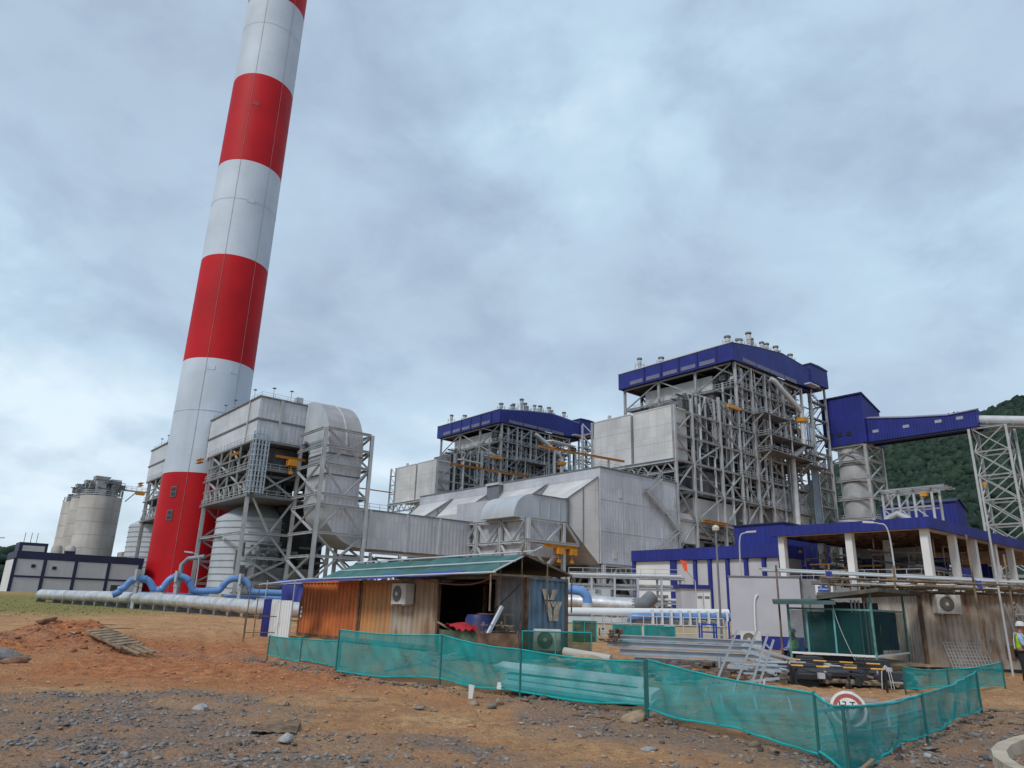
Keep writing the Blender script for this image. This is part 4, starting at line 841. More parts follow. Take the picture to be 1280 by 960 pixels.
# ---------------------------------------------------------------- canopy hall under construction, blue fascia, white columns
hl = Thing('canopy_hall', 'unfinished hall with wide navy fascia on square white columns, right side', 'building', (97, 40, 0), plant=True)
fz0, fz1 = 10.95, 12.1
for nm, a, b in (('fascia', (81.9, 29.0, fz0), (82.3, 47.2, fz1)), ('fascia', (82.3, 29.0, fz0), (150, 29.4, fz1)), ('fascia', (82.3, 46.8, fz0), (150, 47.2, fz1))): hl.box(nm, a, b, NAVY)
hl.box('roof_deck', (82.3, 29.4, 11.3), (150, 46.8, 11.6), mat('primer_red', (0.26, 0.17, 0.13), 0.7, 0, 0.3, 1))
for k in range(12): hl.bar('purlin', (83 + k * 2.9, 29.6, 11.15), (83 + k * 2.9, 46.6, 11.15), 0.24, mat('primer_red', (0.26, 0.17, 0.13), 0.7))
hl.box('soffit', (82.3, 29.4, 10.97), (150, 30.6, 11.05), CONCL); hl.box('soffit', (82.35, 30.6, 10.97), (83.6, 46.8, 11.05), CONCL)
for v in (30.0, 38.0, 46.3): 
    for u in ((83.1,) if v == 30.0 else (83.1, 93, 103)): hl.box('column', (u - .38, v - .38, 0.5), (u + .38, v + .38, 10.95), PANW)
for u in (90.8, 97.3, 104.2, 110.6, 118, 126, 134): hl.box('column', (u - .36, 29.64, 0.5), (u + .36, 30.36, 10.95), PANW)
hl.box('inner_wall', (100, 36, 0.6), (101, 46.5, 10.6), mat('wall_tan', (0.5, 0.48, 0.44), 0.8, 0, 0.2, 0.5)); hl.box('upper_floor', (84, 31.5, 5.4), (130, 46, 5.8), CONC)
for k, (u, v) in enumerate(((100, 34), (104, 37), (98.5, 41.5), (113, 33.5), (118, 34))): hl.box('inner_door', (u, v, 5.8), (u + .2, v + 2.2, 9.2), NAVY)
hl.put(hl.mb().rail([(83.6, 31, 5.8), (83.6, 46, 5.8)], 1.1, 0.06, 1.5).rail([(83.6, 31, 5.8), (130, 31, 5.8)], 1.1, 0.06, 1.5), 'handrail', STEEL)
clutter(hl, 'interior_plant', (86, 32, 5.9), (112, 46, 9.6), 110, 61, STEELD, 0.05, 0.18); clutter(hl, 'interior_pipes', (86, 32, 5.9), (99, 45, 8), 14, 62, YEL, 0.06, 0.14)
clutter(hl, 'interior_props', (84.5, 31.5, 5.9), (110, 46, 10.6), 60, 63, mat('primer_red', (0.26, 0.17, 0.13), 0.7), 0.05, 0.1, 'z')
bk = Thing('blue_block', 'plain navy box building rising behind the left end of the canopy hall', 'building', (95, 53, 0), plant=True)
bk.box('wall', (91.5, 50.6, 0.5), (104, 58.3, 13.7), NAVY); bk.box('coping', (91.3, 50.4, 13.7), (104.2, 58.5, 13.9), NAVY2); bk.box('vent_slot', (91.4, 55.5, 10.6), (91.5, 57.2, 11), LOUV)
lb = Thing('panel_building', 'low building of white panels with navy fascia and posts, left of the canopy hall', 'building', (92, 64, 0), plant=True)
lb.box('wall', (86.2, 48.4, 0.5), (91.2, 72.0, 8.9), PANG)
lb.box('fascia', (85.4, 48.0, 8.8), (91.3, 72.4, 10.4), NAVY)
edges = [72.2, 64.9, 61.2, 58.8, 56.0, 53.2, 50.6, 48.2]
for k, (a, b) in enumerate(zip(edges, edges[1:])):
    lb.box('wall_panel', (85.9, b + .28, 1.5), (86.2, a - .28, 8.75), PANW if k == 0 else PANG)
for v in edges: lb.box('post', (85.6, v - (.5 if v == 64.9 else .25), 0.6), (86.3, v + (.5 if v == 64.9 else .25), 8.8), NAVY)

# ---------------------------------------------------------------- ash silos
for k, lab in enumerate(('round concrete ash silo, nearest and widest of the three', 'round concrete ash silo in the middle of the three', 'round concrete ash silo farthest left, narrowest of the three in view')):
    t = Thing('ash_silo', lab, 'silo', (47.0 - 0.4 * k, 257.0 + 12.2 * k, 0), plant=True, group='concrete ash silos')
    c = (47.0 - 0.4 * k, 257.0 + 12.2 * k, 0)
    t.put(t.mb().lathe(c, [(5.9, 1), (5.9, 31.0), (5.6, 31.0), (0.1, 31.4)], 40), 'shell', CONC, smooth=True)
    for z in (15, 19, 23, 27): t.put(t.mb().lathe((c[0], c[1], z), [(5.9, -.06), (5.96, 0), (5.9, .06)], 40), 'pour_joint', mat('concrete_dark', (0.29, 0.27, 0.25), 0.9))
    t.put(t.mb().lathe((c[0], c[1], 31.3), [(6.0, 0), (6.0, .2), (5.8, .2)], 40).rail([(c[0] + 5.7 * math.cos(a * PI / 8), c[1] + 5.7 * math.sin(a * PI / 8), 31.4) for a in range(17)], 1.2, 0.12, 2), 'handrail', STEEL)
    t.put(t.mb().box((c[0] - 2.8, c[1] - 4, 31.3), (c[0], c[1] - 1.5, 36)).loft([[(c[0] - 3.2 + i, c[1] - 4.4 + j, 36) for i, j in ((0, 0), (3.6, 0), (3.6, 3.3), (0, 3.3))], [(c[0] - 3.6 + i, c[1] - 4.8 + j, 37) for i, j in ((0, 0), (4.4, 0), (4.4, 4.1), (0, 4.1))]]), 'bag_filter', STEEL)
    t.put(t.mb().box((c[0] + 1.6, c[1] - 3, 31.3), (c[0] + 3.8, c[1], 35.5)).box((c[0] + 1.2, c[1] - 3.4, 35.5), (c[0] + 4.2, c[1] + .4, 36.6)), 'bag_filter', STEEL)
    clutter(t, 'roof_plant', (c[0] - 4.5, c[1] - 5, 31.4), (c[0] + 5, c[1] + 2, 36), 80, 70 + k, STEELD, .1, .3)
    if k == 0:
        t.box('access_bridge', (c[0] + 3, c[1] - 3, 33.6), (c[0] + 12, c[1] - 1.6, 34.0), STEEL); t.put(t.mb().rail([(c[0] + 3, c[1] - 3, 34), (c[0] + 12, c[1] - 3, 34)], 1.1, .12, 1.5), 'handrail', STEEL)
        t.box('hoist', (c[0] + 9.2, c[1] - 3.2, 32.8), (c[0] + 11.6, c[1] - 1.4, 33.9), YEL); t.bar('brace', (c[0] + 6.4, c[1] - 2.4, 30.2), (c[0] + 9, c[1] - 2.4, 33.4), .3)
for k, (u, v) in enumerate(((36.8, 249.5), (40.2, 249.3))):
    tag(MB().lathe((0, 0, 0), [(1.5, 0), (1.5, 14.2), (1.1, 15), (.1, 15.4)], 16).lathe((0, 0, 9), [(1.5, -.15), (1.65, -.15), (1.65, .15), (1.5, .15)], 16).build('buffer_tank', CONCL, None, smooth=True, loc=PW(u, v, 0)), ('small pale round tank at the foot of the silos, left of its twin', 'small pale round tank at the foot of the silos, right of its twin')[k], 'tank', 'buffer tanks by the silos')
# dark little house right of the silos
t = Thing('pump_house', 'small dark navy house on a grey base right of the silos', 'building', (58, 247, 0), plant=True)
t.box('base', (53.5, 246, 1), (66, 252, 14.2), CONC); t.box('upper_house', (55.8, 246.4, 14.2), (66, 252, 20.6), NAVY2)

# ---------------------------------------------------------------- low navy and white building on the left
lo = Thing('switch_building', 'low white panelled building with dark navy frame at the far left', 'building', (28, 175, 1.5), plant=True)
X0, X1, Y0, Z0 = 18.6, 41.5, 170.0, 1.6
lo.box('wall', (X0 + .3, Y0 + .3, Z0), (X1, Y0 + 14, 8.6), MID)
lo.box('parapet', (X0, Y0, 7.9), (X1, Y0 + 14, 9.3), NAVY2)
px_ = [18.6, 23.6, 29.0, 35.0, 40.9]
for a, b in zip(px_, px_[1:]):
    lo.box('wall_panel', (a + .3, Y0 + .08, 4.75), (b - .3, Y0 + .3, 7.85), PANG); lo.box('wall_panel', (a + .3, Y0 + .08, Z0), (b - .3, Y0 + .3, 4.4), PANG)
for x in px_: lo.box('frame_post', (x - .28, Y0 - .06, Z0), (x + .28, Y0 + .3, 8.0), NAVY2)
lo.box('frame_rail', (X0, Y0 - .04, 4.4), (X1, Y0 + .3, 4.72), NAVY2)
lo.box('end_wall', (X0 - .05, Y0 + .4, Z0), (X0 + .3, Y0 + 14, 7.8), PANW)
rb = lo.box('roof_house', (X0 + .1, Y0 + .1, 9.3), (23.5, Y0 + 6, 11.0), NAVY2); lo.put(lo.mb().box((X0 + .7, Y0 - .02, 9.35), (23.0, Y0 + .1, 10.4)), 'house_panel', PANG, rb)
for x, z in ((21.4, 6.3), (25.0, 6.1)): lo.box('fan_opening', (x, Y0 - .02, z), (x + .7, Y0 + .08, z + .6), BLK)
lo.box('door_opening', (36.0, Y0 - .02, Z0), (38.0, Y0 + .08, 3.6), DARK)
for x in (19.5, 20.6, 21.6): lo.put(lo.mb().tube([(x, Y0 + 2, 11), (x, Y0 + 2, 13)], .06, 5), 'lightning_rod', STEELD)
lo.box('roof_unit', (26.8, Y0 + 1, 9.3), (28.6, Y0 + 2.6, 9.9), NAVY2)

# ---------------------------------------------------------------- pipes along the ground in front of the scrubbers
def wt(name, label, cat, loc, group=None): return Thing(name, label, cat, loc, 0, group, False, loc)      # world-frame thing
t = wt('insulated_pipe', 'long silver foil wrapped pipe lying low across the left field', 'pipe', (-32, 69, 0.4))
sp = [(-52, 83.5, 1.5), (-48.9, 81.4, 1.47), (-39.7, 75.2, 1.5), (-32, 69, 1.42), (-25.2, 63.2, 1.28), (-18.4, 57.1, 1.1), (-8, 49, 1.0), (2, 46, 1.1)]
t.put(t.mb().tube(sp, 0.55, 16), 'pipe', SILV, smooth=True)
P_ = [Vector(p) for p in sp]
k = 0
for a, b in zip(P_, P_[1:]):
    n = int((b - a).length / 2.2); d = (b - a).normalized(); s_ = d.cross(Vector((0, 0, 1))).normalized()
    for i in range(n):
        c = a.lerp(b, i / n); t.put(t.mb().tube([c - d * .06, c + d * .06], 0.575, 16), 'band', STEELW)
        g0 = gz(c.x, c.y); t.put(t.mb().hexa([tuple(c + s_ * i_ * .5 + d * j_ * .12 + Vector((0, 0, zz))) for zz in (g0 - c.z - .1, -.5) for i_, j_ in ((-1, -1), (1, -1), (1, 1), (-1, 1))]), 'pipe_saddle', STEELD)
t = wt('blue_pipe', 'blue water pipe with three arched expansion loops in front of the chimney', 'pipe', (-31, 73, 0.6))
arch = [(-37.4, 70.8, 1.7), (-36.9, 71.05, 2.0)]
for (xa, ya, xb, yb, zb, zt_) in ((-36.6, 71.2, -34.3, 72.3, 2.25, 3.3), (-33.6, 72.6, -31.1, 73.75, 2.3, 3.62), (-28.75, 74.65, -25.95, 75.7, 2.4, 3.66)):
    for f, h in ((-.12, 0), (0, .10), (.09, .45), (.2, .78), (.35, .96), (.5, 1.0), (.65, .96), (.8, .78), (.91, .45), (1.0, .10), (1.12, 0)): arch.append((xa + (xb - xa) * f, ya + (yb - ya) * f, zb + (zt_ - zb) * h))
arch += [(-24.5, 76.2, 2.4), (-18, 78, 2.4)]
def smooth_path(pts, n=4):
    P_ = [Vector(p) for p in pts]; out = []
    for i in range(len(P_) - 1):
        p0, p1, p2, p3 = P_[max(0, i - 1)], P_[i], P_[i + 1], P_[min(len(P_) - 1, i + 2)]
        for k in range(n):
            s = k / n; out.append(0.5 * ((2 * p1) + (p2 - p0) * s + (2 * p0 - 5 * p1 + 4 * p2 - p3) * s * s + (3 * p1 - p0 - 3 * p2 + p3) * s ** 3))
    return out + [P_[-1]]
t.put(t.mb().tube(smooth_path(arch, 3), 0.32, 14), 'pipe', BLUEP, smooth=True)
AS = smooth_path(arch, 3)
for k in range(6, len(AS) - 3, 9): d_ = (AS[k + 1] - AS[k - 1]).normalized(); t.put(t.mb().tube([AS[k] - d_ * .06, AS[k] + d_ * .06], .37, 14), 'flange', BLUEP)
for x, y in ((-32.5, 73.1), (-27, 75.3), (-35.7, 71.6)): t.box('support_post', (x - .15, y - .15, .5), (x + .15, y + .15, 3.1), STEEL); t.put(t.mb().box((x - .1, y - .5, 3.1), (x + .1, y + .5, 4.15)).box((x - .2, y - .2, 2.6), (x + .2, y + .2, 3.1)), 'pipe_clamp', STEEL)
for x, y in ((-33.7, 72.1), (-28.8, 74.2)): t.box('concrete_block', (x - .6, y - .5, .5), (x + .6, y + .4, 2.1), CONCL)
t = wt('blue_pipe', 'straight blue water pipe lying behind the arched blue pipe', 'pipe', (-30, 75.5, 0.6))
t.put(t.mb().tube([(-36.2, 72.7, 1.75), (-34, 73.7, 1.75), (-16, 80.5, 1.75)], 0.33, 12), 'pipe', BLUEP, smooth=True)
for x, y in ((-35.6, 73), (-31.5, 74.7), (-26.4, 76.6), (-22, 78.3)): t.put(t.mb().tube([(x, y, .5), (x, y, 1.4)], .3, 10), 'pipe_stub', BLUEP)
for k, (x, y, z) in enumerate(((-30, 73.8, 1.6), (-24.5, 75.2, 1.8))):
    t.put(t.mb().box((x - .5, y - .5, .5), (x + .5, y + .3, z)), 'valve_box', STEEL)

def street_lamp(label, base, H_, arm, head=True, ball=False):
    t = wt('street_lamp', label, 'street lamp', base); x, y, z = base
    if ball:
        t.put(t.mb().tube([(x, y, z), (x, y, z + H_)], [.075, .055], 8), 'pole', STEELD); t.put(t.mb().lathe((x, y, z + H_), [(.02, -.06), (.2, 0), (.23, .16), (.14, .3), (.02, .34)], 14), 'lamp_head', mat('lamp_cream', (.55, .53, .46), .4), smooth=True)
        return t
    top = Vector((x, y, z + H_)); A = Vector(arm)
    path = smooth_path([(x, y, z), (x, y, z + H_ * .75), top + A * .12, top + A * .5 + Vector((0, 0, .35)), top + A + Vector((0, 0, .4))], 5)
    t.put(t.mb().tube(path, [.08 - .035 * i / (len(path) - 1) for i in range(len(path))], 8), 'pole', STEEL, smooth=True)
    e = path[-1]; d = A.normalized(); s_ = d.cross(Vector((0, 0, 1))).normalized()
    t.put(t.mb().hexa([tuple(e + d * i * .45 + s_ * j * .15 + Vector((0, 0, k))) for k in (-.06, .1) for i, j in ((-1, -1), (1, -1), (1, 1), (-1, 1))]), 'lamp_head', STEELW)
    return t
street_lamp('tall grey lamp pole with a round cream head, left of the grey cabin', (12.8, 44.2, 0), 6.6, None, ball=True)
street_lamp('thin street lamp with a short bent arm in front of the navy block', (21.4, 66.7, 0.3), 8.2, (1.1, -.2, .1))
street_lamp('curved white street lamp in front of the canopy hall', (32.9, 61.8, 0.3), 8.9, (-1.4, .7, .1))
street_lamp('thin street lamp standing in front of the base of the chimney', (-35.2, 84, 0.5), 5.6, (-1.2, -.4, .1))
street_lamp('thin street lamp in front of the low navy framed building', (-84, 118, 1.0), 8.5, (1.6, .6, .1))

# ---------------------------------------------------------------- middle ground right of the workshop
t = wt('pipe_rack', 'low steel pipe rack with several grey pipes below the precipitator', 'pipe rack', (13, 81, 0.4))
rk = lambda f, dz=0, dy=0: (7.0 + 12.5 * f, 82 - 2.0 * f + dy, dz)
for k in range(6): 
    for dy in (0, 2.2): t.bar('column', rk(k / 5, .3, dy), rk(k / 5, 5.2, dy), .22, STEEL)
for z in (2.6, 4.0, 5.2):
    for dy in (0, 2.2): t.bar('beam', rk(0, z, dy), rk(1, z, dy), .2, STEEL)
    for k in range(6): t.bar('cross_beam', rk(k / 5, z - .05, 0), rk(k / 5, z - .05, 2.2), .18, STEEL)
for k, z in enumerate((2.95, 4.35, 4.35, 5.5, 5.5)): t.put(t.mb().tube([rk(-.05, z, .4 + .4 * k), rk(1.0, z, .4 + .4 * k)], .17, 8), 'pipe', (STEELW, SILV, STEEL)[k % 3], smooth=True)
t.put(t.mb().rail([rk(0, 5.25, 0), rk(1, 5.25, 0)], .9, .05, 1.5), 'handrail', STEEL)
clutter(t, 'small_valves', (7.5, 80.5, .6), (18.5, 82.5, 3.4), 60, 81, STEEL, .06, .2)
t.box('pump_cabinet', (9.2, 79.2, .4), (11.0, 80.4, 3.2), PANG); t.box('pump_cabinet', (12.4, 79.0, .4), (13.6, 80.2, 3.0), PANG)
t = wt('insulated_pipe', 'thick silver insulated pipe ending open under the pipe rack', 'pipe', (6, 61.5, 0.3))
t.put(t.mb().tube([(0, 62.6, 2.35), (6, 61.7, 2.3), (10.6, 61.1, 2.1)], .62, 16), 'pipe', SILV, smooth=True)
t.put(t.mb().tube([(10.4, 61.1, 2.1), (11.4, 61.0, 2.25), (12.2, 61.4, 2.9)], .6, 14), 'elbow', STEELD, smooth=True)
for x in (1, 4, 7, 9.8): t.box('pipe_saddle', (x - .1, 61.0 + (6 - x) * .12, .2), (x + .1, 62.2 + (6 - x) * .12, 1.8), STEEL)
t = wt('blue_pipe', 'short blue pipe elbow turning down beside the blue container', 'pipe', (5.9, 57.7, 0.3))
t.put(t.mb().tube(smooth_path([(3.0, 58, 3.1), (5.3, 57.8, 3.15), (6.1, 57.7, 2.95), (6.4, 57.7, 2.3), (6.4, 57.7, .3)], 4), .36, 12), 'pipe', BLUEP, smooth=True); t.put(t.mb().tube([(6.4, 57.7, 1.2), (6.4, 57.7, 2.2)], .42, 12), 'sleeve', STEELW, smooth=True)
t = wt('control_kiosk', 'small pale kiosk with a navy roof edge and two louvred doors', 'kiosk', (18.6, 72.8, 0.3))
t.box('wall', (17.2, 72.3, .3), (20.1, 74.6, 4.0), PANG); t.box('roof_edge', (17.0, 72.1, 4.0), (20.3, 74.8, 4.35), NAVY)
for x in (18.7, 19.4): t.box('door', (x, 72.22, .6), (x + .6, 72.3, 3.6), PANW); t.box('louvre', (x + .08, 72.17, 3.1), (x + .52, 72.22, 3.3), STEELD)
t = wt('orange_sign', 'small bright orange sign plate on a bent post by the kiosk', 'sign', (17.6, 71, 0.3))
t.put(t.mb().tube([(18.3, 71, .3), (18.3, 71, 4.6), (17.5, 71, 5.6)], .05, 6), 'post', STEEL); t.put(t.mb().hexa([(16.9, 70.95, 6.6), (17.5, 70.95, 6.5), (17.6, 70.95, 5.5), (17.3, 70.95, 5.6), (16.9, 71.05, 6.6), (17.5, 71.05, 6.5), (17.6, 71.05, 5.5), (17.3, 71.05, 5.6)]), 'plate', mat('orange_plate', (.8, .10, .03), .5))
t = wt('pipe_bank', 'long white clad pipe bank with a blue pipe running along its top', 'pipe', (10, 51, 0.2))
t.box('bund_wall', (2.0, 50.6, .1), (15.2, 51.0, 1.25), mat('wall_pale', (.50, .53, .55), .7, 0, .1, .6, streak=.3)); t.put(t.mb().tube([(2.0, 51.6, 1.5), (15.5, 50.4 + 1.2, 1.75)], .3, 12), 'white_pipe', PANW, smooth=True)
t.put(t.mb().tube(smooth_path([(8.4, 51.0, .9), (8.6, 50.5, 1.2), (9.2, 50.2, 1.4), (15.3, 50.0, 1.55)], 4), .24, 10), 'blue_pipe', BLUEP, smooth=True)
for k in range(9): x = 9.9 + k * .62; t.box('pipe_clip', (x - .06, 49.7, .2), (x + .06, 50.3, 1.85), PANW)
t = wt('dividing_wall', 'low cream wall behind the small green net screens', 'wall', (9, 45.6, 0.1))
t.box('wall', (2.5, 45.4, 0), (13.5, 45.7, .95), mat('wall_cream', (.52, .46, .33), .8, 0, .1, .5)); t.box('coping', (2.4, 45.35, .95), (13.6, 45.75, 1.0), CONCL)
t = wt('guard_rail', 'thin grey tubular guard rail in front of the white pipe bank', 'railing', (9, 44.2, 0.1))
for k in range(11): x = 5.2 + k * .75; t.bar('post', (x, 44.6 - (x - 5.2) * .18, 0), (x, 44.6 - (x - 5.2) * .18, 1.45), .06, STEELW, shape='C')
for z in (.55, 1.0, 1.45): t.bar('rail', (5.2, 44.6, z), (12.7, 43.25, z), .05, STEELW, shape='C')
t = wt('tube_stand', 'bare grey scaffold stand between the dark green screen and the net screens', 'scaffold', (5.6, 42, 0))
for x in (5.0, 5.5, 6.0, 6.6, 7.1): t.bar('upright', (x, 42, 0), (x, 42, 1.5), .05, STEEL, shape='C')
for z in (.5, 1.1, 1.5): t.bar('ledger', (5.0, 42, z), (7.1, 42, z), .045, STEEL, shape='C')
NETG = mat('net_green_dark', (.005, .10, .06), .8, hole=.4)
NET = mat('net_teal', (.002, .34, .345), .75, 0, .15, 1.6, hole=.26)
NETH = mat('net_teal_hem', (.005, .32, .32), .7, 0, .12, 3)
def screen(label, x0, x1, y, z0, z1, m, name='net_screen'):
    t = wt(name, label, 'screen', (x0, y, 0), 'green net screens')
    t.put(t.mb().box((x0 + .03, y - .01, z0), (x1 - .03, y + .01, z1)), 'net', m)
    for x in (x0, (x0 + x1) / 2, x1): t.bar('post', (x, y, 0), (x, y, z1 + .03), .05, NETH, shape='C')
    for z in (z0, z1): t.bar('rail', (x0, y, z), (x1, y, z), .05, NETH, shape='C')
screen('dark green net screen tight beside the right edge of the blue container', 3.6, 4.85, 39.5, .05, 1.15, NETG)
screen('small green net screen, left of the pair behind the steel beams', 5.7, 7.2, 39.4, .1, 1.0, NET)
screen('small green net screen, right of the pair behind the steel beams', 7.3, 8.9, 39.1, .1, 1.0, NET)
t = wt('warning_board', 'small red and white notice board hung on the rail', 'sign', (9.4, 42.8, 0)); t.box('board', (9.15, 42.78, .35), (9.75, 42.82, 1.0), mat('board_pale', (.5, .42, .42), .6)); 
for z in (.85, .68): t.box('print_bar', (9.2, 42.77, z - .05), (9.7, 42.78, z + .04), mat('print_red', (.4, .05, .05), .6))
for z in (.55, .45): t.box('print_line', (9.25, 42.77, z - .02), (9.65, 42.78, z + .02), mat('print_grey', (.12, .12, .14), .6))
t.bar('post', (9.45, 42.85, 0), (9.45, 42.85, 1.1), .05, STEEL, shape='C')
t = wt('blue_trestle', 'small bright blue steel trestle left of the grey cabin', 'trestle', (11.0, 41, 0)); BLT = mat('trestle_blue', (.02, .07, .42), .45)
for x in (10.8, 11.6): 
    for y in (41, 41.5): t.bar('leg', (x, y, 0), (x, y, 1.2), .08, BLT, shape='B')
for z in (.3, .75, 1.15): t.bar('rail', (10.8, 41, z), (11.6, 41, z), .07, BLT, shape='B'); t.bar('rail', (11.6, 41, z), (11.6, 41.5, z), .07, BLT, shape='B')
t.bar('leg', (12.3, 41, 0), (12.3, 41, 1.35), .09, BLT, shape='B')

# ---------------------------------------------------------------- containers and workshop canopy
ORA = mat('container_orange', (.50, .15, .035), .6, 0, .2, .9, streak=.3, rust=.35, col2=(.36, .10, .03))
BRN = mat('container_brown', (.34, .31, .27), .65, 0, .25, .7, streak=.4, rust=.6, col2=(.29, .20, .12))
GRB = mat('container_slate', (.22, .235, .25), .6, 0, .2, 1.0, streak=.3, rust=.5)
BLB = mat('container_blue', (.15, .24, .33), .6, 0, .22, 1.1, streak=.4, rust=.75)
RSH = mat('rusty_sheet', (.40, .36, .315), .7, 0, .25, 1.3, streak=.6, rust=.75, col2=(.27, .21, .16))
RUSTR = mat('rust_rail', (.17, .10, .06), .7, 0, .3, 3, rust=.8)
def corr(mb, x0, x1, z0, z1, y, depth=.065, pitch=.36, ax='x', yoff=0):
    """trapezoid corrugated sheet standing between x0 and x1"""
    pts = []; x = x0; 
    while x < x1 - 1e-3:
        for dx, dy in ((0, 0), (.25, 0), (.4, 1), (.75, 1), (.9, 0)):
            if x + dx * pitch <= x1: pts.append((x + dx * pitch, y + dy * depth))
        x += pitch
    pts.append((x1, y))
    mk = (lambda p, z: (p[0], p[1], z)) if ax == 'x' else (lambda p, z: (p[1], p[0], z))
    n = len(pts); mb.add([mk(p, z0) for p in pts] + [mk(p, z1) for p in pts], [(i, i + 1, n + i + 1, n + i) for i in range(n - 1)]); return mb
def container(name, label, loc, rz, L, side, end, H=2.6, W=2.44, opening=None, open_end=False, split=None):
    t = Thing(name, label, 'container', loc, rz, 'site containers')
    for x in (0, L - .12):
        for y in (0, W - .12): t.box('corner_post', (x, y, 0), (x + .12, y + .12, H), RUSTR)
    for y in (0, W - .1): t.box('bottom_rail', (.12, y, .0), (L - .12, y + .1, .16), RUSTR); t.box('top_rail', (.12, y, H - .1), (L - .12, y + .1, H - .002), side)
    for x in (0, L - .1): t.box('bottom_rail', (x, .12, .0), (x + .1, W - .12, .16), RUSTR); t.box('top_rail', (x, .12, H - .1), (x + .1, W - .12, H - .002), end)
    if opening:
        a, b = opening
        t.put(corr(t.mb(), .12, a, .16, H - .1, .03), 'side_panel', side); t.put(corr(t.mb(), b, L - .12, .16, H - .1, .03), 'side_panel', side)
        t.box('opening_jamb', (a, .02, .16), (a + .06, .12, H - .1), RUSTR); t.box('opening_jamb', (b - .06, .02, .16), (b, .12, H - .1), RUSTR)
    elif split: t.put(corr(t.mb(), .12, split[0], .16, H - .1, .03), 'side_panel', split[1]); t.put(corr(t.mb(), split[0], L - .12, .16, H - .1, .028), 'side_panel', side)
    else: t.put(corr(t.mb(), .12, L - .12, .16, H - .1, .03), 'side_panel', side)
    t.put(corr(t.mb(), .12, L - .12, .16, H - .1, W - .07), 'side_panel', side)
    if not open_end: t.put(corr(t.mb(), .12, W - .12, .16, H - .1, L - .03, -.06, .34, 'y'), 'end_panel', end)
    else:
        for a, b in (((.6, .12, .17), (L - .15, .16, H - .12)), ((.6, W - .18, .17), (L - .15, W - .14, H - .12)), ((.6, .2, .17), (.65, W - .2, H - .12)), ((.6, .2, H - .16), (L - .15, W - .2, H - .12))): t.box('shade_lining', a, b, BLK)  # black sheets added to paint the darkness inside the open end
    t.put(corr(t.mb(), .12, W - .12, .16, H - .1, .03, .06, .34, 'y'), 'end_panel', end)
    t.box('roof', (.1, .1, H - .06), (L - .1, W - .1, H - .03), side); t.box('floor', (.1, .1, .1), (L - .1, W - .1, .15), DARK)
    return t
rzO = math.atan2(28.4 - 37.3, -2.55 + 10.3); dO = Vector((math.cos(rzO), math.sin(rzO), 0)); nO = Vector((-dO.y, dO.x, 0)); LO = Vector((-10.3, 37.3, .08))
c1 = container('shipping_container', 'bright rust orange shipping container at the left end of the workshop row', LO, rzO, 5.85, ORA, ORA)
c2 = container('shipping_container', 'brown and grey streaked shipping container with an air conditioner high on its side', LO + dO * 5.93, rzO, 5.85, BRN, GRB, open_end=True, split=(2.5, mat('container_ochre', (.44, .20, .06), .65, 0, .25, 1.0, streak=.4, rust=.6, col2=(.36, .22, .12))))
A2 = Vector((.75, 26.0, .1)); rz2 = math.atan2(-.66, .75); d2 = Vector((math.cos(rz2), math.sin(rz2), 0)); n2_ = Vector((-d2.y, d2.x, 0)); C2 = A2 - d2 * 6.06
c3 = container('shipping_container', 'slate sided shipping container with a blue end wall and pale emblem', C2, rz2, 6.06, GRB, BLB, 2.7, opening=(.3, 4.6))  # opening cut wider to stand in for canopy shade on the wall
for nm, a, b in (('shade_lining', (.2, 2.2, .2), (5.8, 2.25, 2.5)), ('shade_lining', (4.8, .2, .2), (4.85, 2.2, 2.5)), ('shade_lining', (.2, .2, .2), (.25, 2.2, 2.5)), ('shade_lining', (.25, .2, 2.45), (4.8, 2.2, 2.5))): c3.box(nm, a, b, BLK)  # black sheets stand in for the shade inside the container
